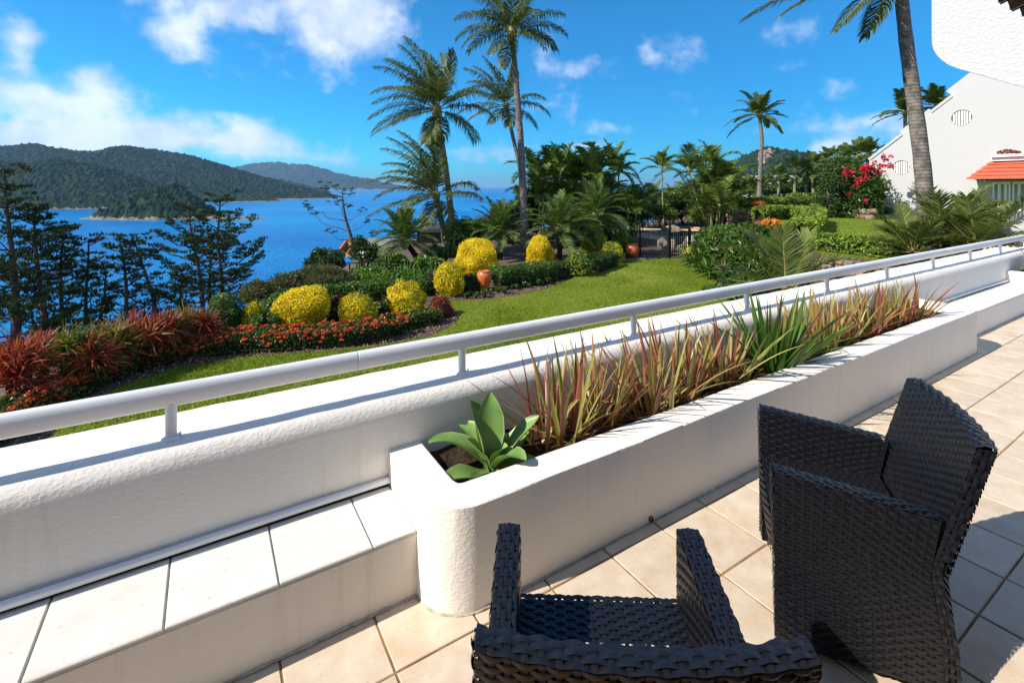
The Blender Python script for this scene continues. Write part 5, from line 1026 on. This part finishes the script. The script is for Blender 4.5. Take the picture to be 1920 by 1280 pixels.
strap_clump('yucca_plant', 'bright green strap leaved plant among the bronze ones in the long planter', None, 3.42, 1.98, 50, YX, 570, .06)
strap_clump('flax_plant', 'red strap leaved plant in the planter beyond the far ledge', None, 10.75, 2.06, 40, FX, 571, .06)
# agave
def agave_leaf(tilt, L, w_, recurve, seed):
    n = 15; t_ = np.linspace(0, 1, n); th = rad(tilt) + recurve * t_ ** 1.6; ds = L / (n - 1); x = np.concatenate([[0], np.cumsum(np.sin(th[:-1]) * ds)]); z = np.concatenate([[0], np.cumsum(np.cos(th[:-1]) * ds)])
    C = np.stack([x, 0 * x, z], -1); N = np.stack([-np.cos(th), 0 * th, np.sin(th)], -1); wv = w_ * .5 * np.interp(t_, [0, .12, .3, .5, .7, .85, .95, 1], [.55, .5, .72, 1, .95, .62, .25, .01]); q = np.array([-1, -.93, -.5, 0, .5, .93, 1]); V = []
    rg = np.random.default_rng(seed); wob = .012 * np.sin(t_ * 9 + rg.uniform(0, 6))
    for s in q: V.append(C + np.array([0, 1, 0]) * (wv * s)[:, None] + N * ((np.abs(s) ** 2) * wv * .38 + wob * s * .5)[:, None])
    top = np.stack(V, 1); bot = top - N[:, None] * (.012 * (1 - np.abs(q) ** 2)[None] * (1 - t_[:, None] * .8))[..., None] - N[:, None] * .001
    b = B(); i = np.arange(n - 1)[:, None] * 7; j = np.arange(6)[None]; F = np.stack([i + j, i + j + 1, i + 8 + j, i + 7 + j], -1).reshape(-1, 4); e = np.tile(np.array([1, 0, 0, 0, 0, 1.]), n - 1) * .7; b.add(top.reshape(-1, 3), F, e); b.add(bot.reshape(-1, 3), F[:, ::-1], e); return b.mesh('leaf', MAT['agave'], True)
ag = empty('agave', ter(1.13, 2.0, .34), TROT); tag(ag, 'green agave rosette with broad smooth leaves at the rounded end of the planter', 'agave')
VA = -math.degrees(ANG)
for i, (az_, tl, L, w_, rc) in enumerate([(95, 3, .37, .130, .2), (160, 14, .33, .145, .2), (186, 40, .34, .120, 1.2), (222, 70, .30, .115, .35), (18, 44, .33, .115, .15), (325, 38, .24, .115, 1.2), (42, 58, .28, .105, .4), (60, 22, .18, .085, .7), (120, 55, .28, .105, .5), (290, 62, .15, .06, .9), (345, 14, .16, .08, .9), (140, 45, .26, .10, .6), (70, 70, .24, .09, .5), (250, 74, .22, .085, .3), (10, 76, .22, .08, .35), (200, 24, .22, .09, .5), (110, 30, .28, .10, .3)]):
    o = obj('leaf', agave_leaf(tl, L, w_, rc, i), ag, (0, 0, .01 * (i % 3))); o.rotation_euler = (0, 0, rad(az_ + VA))
ag2 = empty('agave', ter(10.45, 1.98, .34), TROT); tag(ag2, 'green agave in the planter beyond the far ledge', 'agave')
for i, (az_, tl) in enumerate([(180, 35), (220, 60), (140, 55), (90, 20), (270, 50)]): o = obj('leaf', agave_leaf(tl, .34, .085, .6, 20 + i), ag2); o.rotation_euler = (0, 0, rad(az_))
# a few long leaves hanging over the planter rim
for i, (pl_, ms, a, hd, k) in enumerate([(pl1, FX, 2.42, -1.5, 8), (pl1, FX, 2.95, -1.25, 7), (pl1, YX, 3.55, -1.35, 5), (pl1, YX, 3.62, -.9, 6), (pl1, FX, 4.75, -1.2, 8), (pl1, FX, 5.95, -.7, 8)]):
    rt = strap_clump('trailing_plant', ['arching bronze leaf shoot hanging over the planter rim', 'second arching bronze leaf shoot hanging over the planter rim', 'green strap leaf shoot reaching over the rim below the bright green plant', 'green strap leaf shoot lying along the rim beside the bright green plant', 'olive leaf shoot over the rim past the bright green plant', 'dry leaf shoot over the rim at the far planter end'][i], None, a, 1.93, 0, ms, 590 + i, .02, z=.40)
    for q in range(2): o = obj('leaf', ms[k - q], rt, (0, 0, .03)); o.rotation_euler = (0, -.12, hd + .3 * q)
# fallen dry leaves
dl_m = mesh('dry_leaf', *leaves(np.zeros((1, 3)), np.array([[0, 0, 1.]]), .06, .18, np.random.default_rng(1), 0), MAT['leaf_rust'], [.4, .4])
# ================================================================== right-hand garden
def ubush(name, label, px, py, wpx, hpx, mat, seed, z=UL, cat='shrub', **kw): k = pxk(py, z); return bush(name, label, cat, at(px, py, z), wpx * k, wpx * k * .9, hpx * k, mat, seed, **kw)
BG = 'lush green shrubs on the bank below the raised lawn'
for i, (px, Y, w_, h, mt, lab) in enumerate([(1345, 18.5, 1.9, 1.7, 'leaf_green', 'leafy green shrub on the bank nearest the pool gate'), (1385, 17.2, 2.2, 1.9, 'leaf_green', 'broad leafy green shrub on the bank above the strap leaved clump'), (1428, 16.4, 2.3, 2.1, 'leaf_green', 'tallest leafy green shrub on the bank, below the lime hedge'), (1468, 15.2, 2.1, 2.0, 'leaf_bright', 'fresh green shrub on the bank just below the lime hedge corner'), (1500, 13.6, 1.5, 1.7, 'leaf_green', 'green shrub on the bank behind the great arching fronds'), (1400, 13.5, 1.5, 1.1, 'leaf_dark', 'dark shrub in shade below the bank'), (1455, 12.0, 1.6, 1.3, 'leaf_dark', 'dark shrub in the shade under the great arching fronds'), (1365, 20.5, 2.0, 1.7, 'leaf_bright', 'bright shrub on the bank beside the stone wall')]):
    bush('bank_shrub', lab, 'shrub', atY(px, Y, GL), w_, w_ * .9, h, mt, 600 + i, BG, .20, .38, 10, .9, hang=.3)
for i, (px, py, lab) in enumerate([(1303, 500, 'glossy strap leaved clump at the corner of the lawn by the pool gate'), (1320, 512, 'glossy strap leaved clump, second along the lawn edge from the pool gate'), (1342, 524, 'glossy strap leaved clump, third along the lawn edge from the pool gate'), (1322, 492, 'glossy strap leaved clump behind the one at the lawn corner'), (1348, 505, 'glossy strap leaved clump set back against the bank shrubs'), (1308, 485, 'small glossy strap leaved clump beside the fence end')]):
    spiky('lily_clump', lab, 'plant', at(px, py, GL), [(0, 0, .2), (.2, .15, .3), (-.2, .15, .25), (.1, -.1, .12)], .78, .085, 30, 'leaf_green', 620 + i, 'glossy strap leaved clumps at the lawn edge', .55, .05)
for i, (px, py, lab) in enumerate([(1378, 534, 'pale variegated spiky plant at the lawn edge below the bank'), (1402, 536, 'pale variegated spiky plant beside the great arching fronds'), (1318, 463, 'spiky yellow green plant by the gate post')]):
    spiky('pale_spiky_plant', lab, 'plant', at(px, py, GL), [(0, 0, .35), (.25, .1, .3), (-.25, .1, .4)], .62, .05, 40, 'leaf_grey', 630 + i, 'pale spiky plants', .4, 0)
gclip('golden_shrub', 'small golden shrub at the end of the pool fence', 'shrub', 1296, 488, 26, 22, 'leaf_yellow', 636, group=YG, core='twig_yellow')
gclip('low_shrub', 'tiny dark green mound on the lawn by the railing', 'shrub', 1345, 551, 56, 12, 'leaf_green', 637, size=.07)
# great arching fronds beyond the railing
Yc = 8.2
palm('feather_palm', 'young palm with great arching feather fronds just beyond the railing', None, [atY(1470, Yc, GL), up(1472, 580, Yc), up(1474, 548, Yc)], .14, .11,
     [(172, 52, 1.2, .95), (205, 30, 1.0, .8), (75, 78, 1.0, .3), (20, 66, 1.05, .45), (335, 50, .9, .7), (120, 62, 1.1, .7), (215, 8, 1.0, .6), (0, 30, .9, .8), (185, 6, 1.15, .35)], 'frond_cycad', 'twig', 640, (0, 0, 0), 62, .44, .026, .2, .30, lead=.16, rach=.014, angle=(.45, 1.0))
CYG = 'feathery palms below the white house'
for i, (px, py, Y, n, L, lab) in enumerate([(1712, 474, 9.3, 12, 1.0, 'feathery palm with arching fronds at the end of the lower hedge'), (1775, 448, 9.8, 15, 1.35, 'largest feathery palm in front of the ringed trunk'), (1830, 462, 9.0, 13, 1.2, 'feathery palm in front of the glass doors of the house'), (1868, 448, 10.2, 12, 1.1, 'feathery palm nearest the sloping white wing wall')]):
    palm('feather_palm', lab, CYG, [atY(px, Y, UL - .3), up(px, (py + 495) / 2, Y), up(px, py, Y)], .09, .07, crown(n, L, 50 + i, -8, 72, (.35, .8)), 'frond_cycad', 'twig', 650 + i, (-.05, 0, 0), 58, L * .34, .020, .3, .3, lead=.18, rach=.012, angle=(.45, 1.0))
for i, (px, py) in enumerate([(1735, 478), (1768, 474), (1700, 470), (1800, 476)]): spiky('lime_fern', 'low lime green leafy plant under the feathery palms', 'plant', at(px, py, UL), [(0, 0, .1), (.12, .05, .15)], .42, .05, 44, 'leaf_lime', 660 + i, 'lime plants under the feathery palms', .4, .1)
# hedges of the raised lawn
HG = 'clipped hedges of the raised lawn'
hedge('lime_hedge', 'lime green clipped hedge zigzagging along the top of the bank', 'hedge', gpath([(1428, 413), (1480, 410), (1530, 416), (1524, 433), (1508, 452)], UL), .8, .62, 'leaf_lime', 670, HG, size=.10, second=('leaf_bright', .5))
hedge('lawn_hedge', 'fresh green hedge above the dry stone wall', 'hedge', gpath([(1530, 466), (1570, 472), (1630, 478), (1694, 488)], UL), .55, .40, 'leaf_bright', 671, HG, size=.075, second=('leaf_lime', .4))
hedge('lime_hedge', 'lime green hedge on top of the pool side stone wall', 'hedge', gpath([(1372, 391), (1410, 391), (1456, 390)], UL), 1.0, .72, 'leaf_lime', 672, HG, size=.13, second=('leaf_bright', .5))
hedge('far_hedge', 'dark green hedge across the far side of the raised lawn', 'hedge', gpath([(1430, 388), (1480, 387), (1512, 387)], UL), 1.2, .75, 'leaf_green', 673, HG, size=.13, second=('leaf_lime', .2))
hedge('far_hedge', 'far green hedge in front of the fan palms', 'hedge', gpath([(1490, 380), (1550, 381)], UL), 1.4, .9, 'leaf_green', 674, HG, size=.15, second=('leaf_lime', .3))
ubush('red_flower_shrub', 'red flowering shrub beside the pool side stone wall', 1420, 394, 34, 16, 'flower_red', 675, size=.2, lobes=6, second=('leaf_green', .4))
bush('orange_flower_shrub', 'small orange and pink flowering shrub below the lime hedge', 'shrub', atY(1440, 19.5, GL + 1.4), 1.2, 1.0, .55, 'flower_orange', 676, None, .12, .5, 6, .8, second=('flower_pink', .3))
ubush('round_shrub', 'small round green shrub at the foot of the white gable wall', 1656, 408, 34, 24, 'leaf_green', 677, size=.12, lobes=8)
# bougainvillea
bg_ = ubush('bougainvillea', 'bougainvillea with magenta blossoms climbing beside the white gable', 1592, 408, 104, 122, 'leaf_dark', 680, size=.16, asp=.5, lobes=30, second=('leaf_green', .4), low=.5 - .12)
rg = np.random.default_rng(8); fb = B(); kf = pxk(408, UL)
for (px, py, n) in [(1606, 320, 16), (1590, 330, 10), (1620, 318, 10), (1636, 302, 7), (1598, 338, 7), (1575, 352, 4), (1566, 326, 4), (1612, 368, 4)]:
    for _ in range(n):
        c = np.array(((px - 1600 + rg.normal(0, 7)) * kf, -1.0 + rg.normal(0, .2), (408 - py + rg.normal(0, 6)) * kf)); d = sphere_dirs(26, rg, -.5); V, F = leaves(c + d * .10, d, .085, .8, rg, .3); fb.add(V, F, np.clip(rg.uniform(0, 1), 0, 1))
tag(obj('blossoms', fb.mesh('blossoms', MAT['flower_pink']), bg_), kind='stuff')
ubush('red_leaf_shrub', 'red leaved shrub on the left flank of the bougainvillea', 1558, 400, 30, 62, 'leaf_rust', 681, size=.15, lobes=7, second=('flower_red', .4))
# fan palms and far building
rg = np.random.default_rng(12); FPG = 'fan palms beyond the raised lawn'
for i, (px, cy, Y) in enumerate([(1460, 333, 52), (1490, 322, 48), (1512, 330, 50), (1525, 312, 47), (1545, 325, 46), (1560, 303, 45), (1575, 318, 43), (1590, 302, 40), (1612, 296, 38), (1470, 350, 58), (1440, 348, 60), (1405, 352, 58), (1388, 350, 60), (1628, 294, 38), (1420, 352, 62), (1540, 345, 52), (1580, 345, 48)]):
    palm('fan_palm', 'tall fan palm with bushy crown rising beside the bougainvillea' if Y < 48 else 'smaller fan palm in the far row behind the raised lawn hedges', FPG + (', near' if Y < 48 else ', far'), [atY(px, Y, UL), up(px, 365, Y), up(px, cy, Y)], .16, .14, crown(22, 1.45, 700 + i, -35, 85, (.3, .8)), 'frond_date', 'cane_trunk', 720 + i, (0, 0, 0), 18, .62, .12, .25, .2, lead=.45, rach=.02, angle=(.2, 1.2), boots=.3)
for i, (px, Y, w_, h) in enumerate([(1390, 60, 6, 2.6), (1440, 58, 6, 2.2), (1500, 56, 6, 2.4), (1545, 52, 5, 2.6), (1585, 46, 4, 3.0), (1330, 52, 6, 3.2), (1285, 56, 7, 3.0)]): bush('far_shrub', 'dense green shrub at the foot of the fan palms', 'shrub', atY(px, Y, UL if px > 1370 else GL), w_, w_ * .6, h, 'leaf_dark', 740 + i, 'shrubs at the foot of the fan palms', .3, .5, 9, .7)
fbld = empty('far_building', atY(1490, 74, UL)); tag(fbld, 'pale flat roofed building glimpsed behind the fan palms', 'building')
V, F = box(-7, 7, 0, 6, 0, 3.1); obj('wall', mesh('wall', V, F, MAT['concrete_pale']), fbld)
for z_ in (.9, 1.9, 3.0): V, F = box(-7.3, 7.3, -1.2, .1, z_, z_ + .14); obj('balcony_slab', mesh('balcony_slab', V, F, MAT['white_paint']), fbld)
for k in range(9):
    V, F = box(-.55, .55, -.06, .05, 0, .7)
    for z_ in (1.1, 2.1): obj('window', mesh('window', V, F, MAT['glass']), fbld, (-6.2 + k * 1.55, 0, z_))
# stone walls
def stone_wall(label, p0, p1, z0, z1, sx, sz, seed, group='dry stone retaining walls'):
    rng = np.random.default_rng(seed); p0, p1 = Vector(p0), Vector(p1); d = (p1 - p0); L = d.length; rz = math.atan2(d.y, d.x); root = empty('stone_wall', (p0.x, p0.y, z0), rz); tag(root, label, 'wall', group)
    V, F = box(0, L, .05, .4, 0, z1 - z0 - .02); obj('mortar', mesh('mortar', V, F, MAT['mulch']), root); z = 0
    vs = []
    for k in range(6):
        q = ICO1[0].copy(); q = np.sign(q) * np.abs(q) ** .55; q = q / np.abs(q).max() * (1 + .12 * np.sin(q @ rng.normal(size=(3,)) * 3))[:, None]; vs.append(mesh('stone', q * .5, ICO1[1], MAT['stone'], smooth=False))
    while z < z1 - z0 - sz * .3:
        h = sz * rng.uniform(.75, 1.2); x = rng.uniform(-.5, 0) * sx
        while x < L:
            w_ = sx * rng.uniform(.6, 1.5); o = obj('stone', vs[rng.integers(6)], root, (x + w_ / 2, .08 + rng.uniform(-.02, .02), z + h / 2)); o.scale = (w_ * .97, .22, h * .95); o.rotation_euler = (rng.normal(0, .05), rng.normal(0, .08), rng.normal(0, .06)); x += w_
        z += h
stone_wall('dry stone wall below the fresh green hedge, just beyond the railing', at(1528, 481, UL) + Vector((-.02, -.3, 0)), at(1700, 497, UL) + Vector((-.1, -.25, 0)), -.85, UL - .02, .17, .105, 801)
stone_wall('tall stone wall beside the pool under the lime hedge', at(1358, 390, UL) + Vector((0, -.5, 0)), at(1432, 397, UL) + Vector((0, -.5, 0)), GL, UL + .0, .55, .34, 802)
stone_wall('low stone kerb round the foot of the bougainvillea', at(1562, 406, UL), at(1630, 412, UL), UL, UL + .5, .36, .24, 803)
# ================================================================== pool
pv = [at(x, y, GL + .03) for x, y in ((1190, 430), (1230, 424), (1290, 423), (1340, 430), (1335, 446), (1300, 452), (1230, 450), (1195, 444))]
V = np.array([tuple(p) for p in pv]); c = V.mean(0); n = len(V); obj_ = obj('pool_surround', mesh('pool_surround', np.vstack([V, c]), np.array([[i, (i + 1) % n, n] for i in range(n)])[:, ::-1], MAT['sand'])); tag(obj_, kind='structure')
pv = [at(x, y, GL + .06) for x, y in ((1222, 436), (1245, 431.5), (1285, 432), (1296, 436), (1290, 441), (1258, 443), (1228, 441))]
V = np.array([tuple(p) for p in pv]); c = V.mean(0); n = len(V); tag(obj('pool', mesh('pool', np.vstack([V, c]), np.array([[i, (i + 1) % n, n] for i in range(n)])[:, ::-1], MAT['pool_water'])), kind='structure')
rg = np.random.default_rng(15); rkm = []
for k in range(5): q = ICO[0] * lump(ICO[0], rg, .22, 2.2)[:, None]; rkm.append(mesh('boulder', q, ICO[1], MAT['rock']))
RK = [(1246, 434, 13, 9, 'dark boulder at the back of the pool'), (1262, 431, 22, 9, 'wide flat boulder at the back of the pool'), (1236, 437, 10, 6, 'small boulder at the pool edge')] + [(1240 + 12 * i + rg.uniform(-3, 3), 468 + rg.uniform(-6, 3), rg.uniform(12, 20), rg.uniform(12, 20), 'rough boulder in the rock wall behind the pool gate') for i in range(5)] + [(1246 + 12 * i + rg.uniform(-3, 3), 456 + rg.uniform(-4, 3), rg.uniform(11, 17), rg.uniform(10, 14), 'rough boulder in the rock wall behind the pool gate') for i in range(5)]
for i, (px, py, wp, hp, lab) in enumerate(RK):
    k = pxk(py, GL); o = obj('boulder', rkm[i % 5], None, at(px, py, GL) + Vector((0, 0, hp * k * .35)), rg.uniform(0, 6)); o.scale = (wp * k * .5, wp * k * .45, hp * k * .55); tag(o, lab, 'boulder', 'boulders in the pool rock wall' if i > 2 else None)
def fence(name, label, pa, pb, h, nb, tall=0, cat='fence'):
    p0, p1 = at(*pa, GL), at(*pb, GL); d = p1 - p0; L = d.length; root = empty(name, p0, math.atan2(d.y, d.x)); tag(root, label, cat, 'black pool fencing' if cat == 'fence' else None)
    bm_ = mesh('bar', *box(-.013, .013, -.013, .013, .08, h - .03), MAT['fence_black']); pm = mesh('post', *box(-.035, .035, -.035, .035, -.1, h + .06 + tall), MAT['fence_black'])
    for i in range(nb): obj('bar', bm_, root, ((i + .5) / nb * L, 0, 0))
    for x in (0, L): obj('post', pm, root, (x, 0, 0))
    for z_ in (.10, h - .08): V, F = box(0, L, -.02, .02, z_, z_ + .045); obj('rail', mesh('rail', V, F, MAT['fence_black']), root)
fence('pool_fence', 'black bar fence left of the pool gate', (1200, 480), (1253, 484), 1.2, 14)
fence('pool_gate', 'black bar gate to the pool with tall latch post', (1256, 484), (1292, 481), 1.2, 10, .35, 'gate')
fence('pool_fence', 'short black bar fence right of the pool gate', (1294, 481), (1314, 480), 1.2, 6)
fence('pool_fence', 'black bar fence in front of the tall pool side stone wall', (1356, 428), (1390, 428), 1.2, 10)
V, F = box(-.35, .35, -.1, .1, 0, .8, .02); tag(obj('white_block', mesh('white_block', V, F, MAT['white_paint']), None, at(1303, 474, GL)), 'low white rendered block behind the fence beside the gate', 'wall')
V, F = box(-.9, .9, -.3, .3, .38, .45, .01); bn = empty('garden_bench', at(1364, 424, GL)); tag(bn, 'plain timber bench in front of the tall stone wall', 'bench'); obj('seat', mesh('seat', V, F, MAT['sand']), bn)
for x in (-.7, .7): V, F = box(x - .05, x + .05, -.25, .25, 0, .38); obj('leg', mesh('leg', V, F, MAT['timber']), bn)
# ================================================================== white house
from mathutils.geometry import tessellate_polygon
ha = 29.4
hs_ = empty('white_house', ter(0, 0, 0), TROT); tag(hs_, 'white house with steep gable wall, round windows and red tiled awning', 'house')
bc, zc_ = ray_a(1631, 405, ha); _, ze = ray_a(1631, 301, ha); bt, zt_ = ray_a(1832, 147, ha); slp = (zt_ - ze) / (bc - bt); bend = -3.0; pk = bt - 3.2
outer = [(bc, zc_ - .3), (bc, ze), (pk, ze + (bc - pk) * slp), (bend, ze + (bc - pk) * slp - 1.0), (bend, zc_ - .3)]
wins = [(ray_a(1803, 221, ha), .37), (ray_a(1690, 314, ha), .36)]
loops = [outer] + [[(c[0] + r * math.cos(x), c[1] + r * math.sin(x)) for x in np.linspace(0, 2 * math.pi, 32, endpoint=False)] for c, r in wins]
allp = [p for l in loops for p in l]; tr_ = tessellate_polygon([[Vector((p[0], p[1], 0)) for p in l] for l in loops])
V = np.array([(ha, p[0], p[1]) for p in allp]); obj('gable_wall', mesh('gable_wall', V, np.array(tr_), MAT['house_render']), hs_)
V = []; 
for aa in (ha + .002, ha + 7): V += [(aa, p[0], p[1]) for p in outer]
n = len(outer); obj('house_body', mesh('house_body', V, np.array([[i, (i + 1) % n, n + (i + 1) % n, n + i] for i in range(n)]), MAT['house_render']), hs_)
for c, r in wins:
    ring = np.linspace(0, 2 * math.pi, 32, endpoint=False); W_ = obj('round_window', None or mesh('round_window', [(ha + .06, c[0] + r * math.cos(x), c[1] + r * math.sin(x)) for x in ring] + [(ha + .06, c[0], c[1])], np.array([[i, (i + 1) % 32, 32] for i in range(32)]), MAT['glass']), hs_)
    V = [(a_, c[0] + r * math.cos(x), c[1] + r * math.sin(x)) for a_ in (ha - .012, ha + .15) for x in ring]; obj('reveal', mesh('reveal', V, np.array([[i, (i + 1) % 32, 32 + (i + 1) % 32, 32 + i] for i in range(32)]), MAT['white_paint']), W_)
    for q in range(-3, 4):
        hh = math.sqrt(max(0, (r * .97) ** 2 - (q * .095) ** 2)); V, F = box(ha + .03, ha + .045, c[0] + q * .095 - .032, c[0] + q * .095 + .032, c[1] - hh, c[1] + hh); obj('blind_slat', mesh('blind_slat', V, F, MAT['curtain']), W_)
def strip(b0, z0, b1, z1, a0, a1, th):
    d = np.array([b1 - b0, z1 - z0]); n_ = np.array([-d[1], d[0]]) / np.linalg.norm(d) * th
    if n_[1] < 0: n_ = -n_
    V = [(a_, b, z) for a_ in (a0, a1) for b, z in ((b0, z0), (b1, z1), (b1 + n_[0], z1 + n_[1]), (b0 + n_[0], z0 + n_[1]))]; return V, np.array([[0, 1, 2, 3], [7, 6, 5, 4], [0, 4, 5, 1], [3, 2, 6, 7], [1, 5, 6, 2], [0, 3, 7, 4]])
def gl(b): return ze + (bc - b) * slp
for f0, f1, a_, th in ((0, .34, ha - .05, .12), (.34, .62, ha + .06, .26), (.62, .80, ha - .04, .12), (.80, 1.35, ha + .08, .42)):
    b0 = bc + (bt - bc) * f0; b1 = bc + (bt - bc) * f1; V, F = strip(b0, gl(b0), b1, gl(b1), a_, a_ + .45, th); obj('coping', mesh('coping', V, F, MAT['house_render']), hs_)
V, F = strip(bc, zc_, bc + .01, ze, ha - .03, ha + .3, .16); obj('corner_pier', mesh('corner_pier', V, F, MAT['house_render']), hs_)
# red awning
pa_ = 1.25
be0, ze0 = ray_a(1812, 337, ha - pa_); bt0, zt0 = ray_a(1860, 303, ha); nC = 5
aw = obj('awning', mesh('awning', *(lambda: ([(ha - pa_ + .05, be0 - .05, ze0 - .06), (ha - .01, be0 - .05, ze0 - .06), (ha - .01, bend, ze0 - .06), (ha - pa_ + .05, bend, ze0 - .06)], np.array([[0, 1, 2, 3]])))(), MAT['white_paint']), hs_)
for k in range(nC):
    f0, f1 = k / nC, (k + 1) / nC; a0 = ha - pa_ * (1 - f0); a1 = ha - pa_ * (1 - f1); z0 = ze0 + (zt0 - ze0) * f0; z1 = ze0 + (zt0 - ze0) * f1; b0 = be0 + (bt0 - be0) * f0; b1 = be0 + (bt0 - be0) * f1; h_ = .07
    a0 -= .05; V = [(a0, b0, z0 + h_), (a0, bend, z0 + h_), (a1, bend, z1 + .015), (a1, b1, z1 + .015), (a0, b0, z0 + .02), (a0, bend, z0 + .02)]
    obj('tile_course', mesh('tile_course', V, np.array([[0, 1, 2, 3], [4, 5, 1, 0]]), MAT['roof_red']), aw)
    V = [(a0, b0, z0 + h_), (a1, b1, z1 + .015), (ha, b0 + (0), z0), (ha, b1, z1)]; obj('hip_side', mesh('hip_side', V, np.array([[0, 1, 3, 2]]), MAT['roof_red']), aw)
V, F = box(ha - .25, ha - .02, bend, bt0 - .05, zt0 + .0, zt0 + .16, .01); obj('ledge', mesh('ledge', V, F, MAT['white_paint']), hs_)
# glass doors under the awning
bd0, _ = ray_a(1862, 370, ha); zf = zc_ - .1; zd = ze0 - .1
for q in range(5):
    b1 = bd0 - q * .62; V, F = box(ha - .05, ha - .02, b1 - .57, b1, zf, zd); dr_ = obj('glass_door', mesh('glass_door', V, F, MAT['glass']), hs_)
    for (y0, y1, z0, z1) in ((b1 - .57, b1 - .51, zf, zd), (b1 - .06, b1, zf, zd), (b1 - .51, b1 - .06, zd - .08, zd), (b1 - .51, b1 - .06, zf, zf + .1)): V, F = box(ha - .075, ha - .045, y0, y1, z0, z1); obj('door_frame', mesh('door_frame', V, F, MAT['white_paint']), dr_)
    for s_ in range(2): V, F = box(ha - .058, ha - .052, b1 - .46 + s_ * .2, b1 - .36 + s_ * .2, zf + .1, zd - .09); obj('curtain', mesh('curtain', V, F, MAT['curtain']), dr_)
fbx = empty('flower_box', ter(ha - .3, bt0 - .55, zt0 + .165), TROT); tag(fbx, 'white flower box with red flowers on the ledge above the awning', 'flower box')
V, F = box(-.1, .1, -.5, .5, 0, .12, .01); obj('box', mesh('box', V, F, MAT['white_paint']), fbx)
rg = np.random.default_rng(31); P = rg.uniform((-.1, -.42, .12), (.1, .3, .34), (240, 3)) * np.array([1, 1, 1]); P[:, 2] = .12 + (P[:, 2] - .12) * (1 - np.abs(P[:, 1]) * 1.4); V, F = leaves(P, nrm(rg.normal(size=(240, 3))), .09, .6, rg); obj('flowers', mesh('flowers', V, F, [MAT['leaf_green'], MAT['flower_pink']], np.repeat(rg.uniform(0, 1, 240), 2), np.repeat((rg.uniform(0, 1, 240) < .4).astype(int), 2)), fbx)
HAZE = 6.5e-5
# ================================================================== sea air
m, t = newmat('haze'); pvz = t.n('ShaderNodeVolumePrincipled'); pvz.inputs['Color'].default_value = (.42, .68, 1, 1); pvz.inputs['Density'].default_value = HAZE; pvz.inputs['Anisotropy'].default_value = .2
t.n('ShaderNodeOutputMaterial', i_1=pvz.outputs[0])
V, F = box(-25000, 25000, -25000, 25000, SEA - 6, 400); hz = obj('haze', mesh('haze', V, F, MAT['haze'])); tag(hz, 'thin blue sea air between the terrace and the far hills', 'haze', kind='stuff')
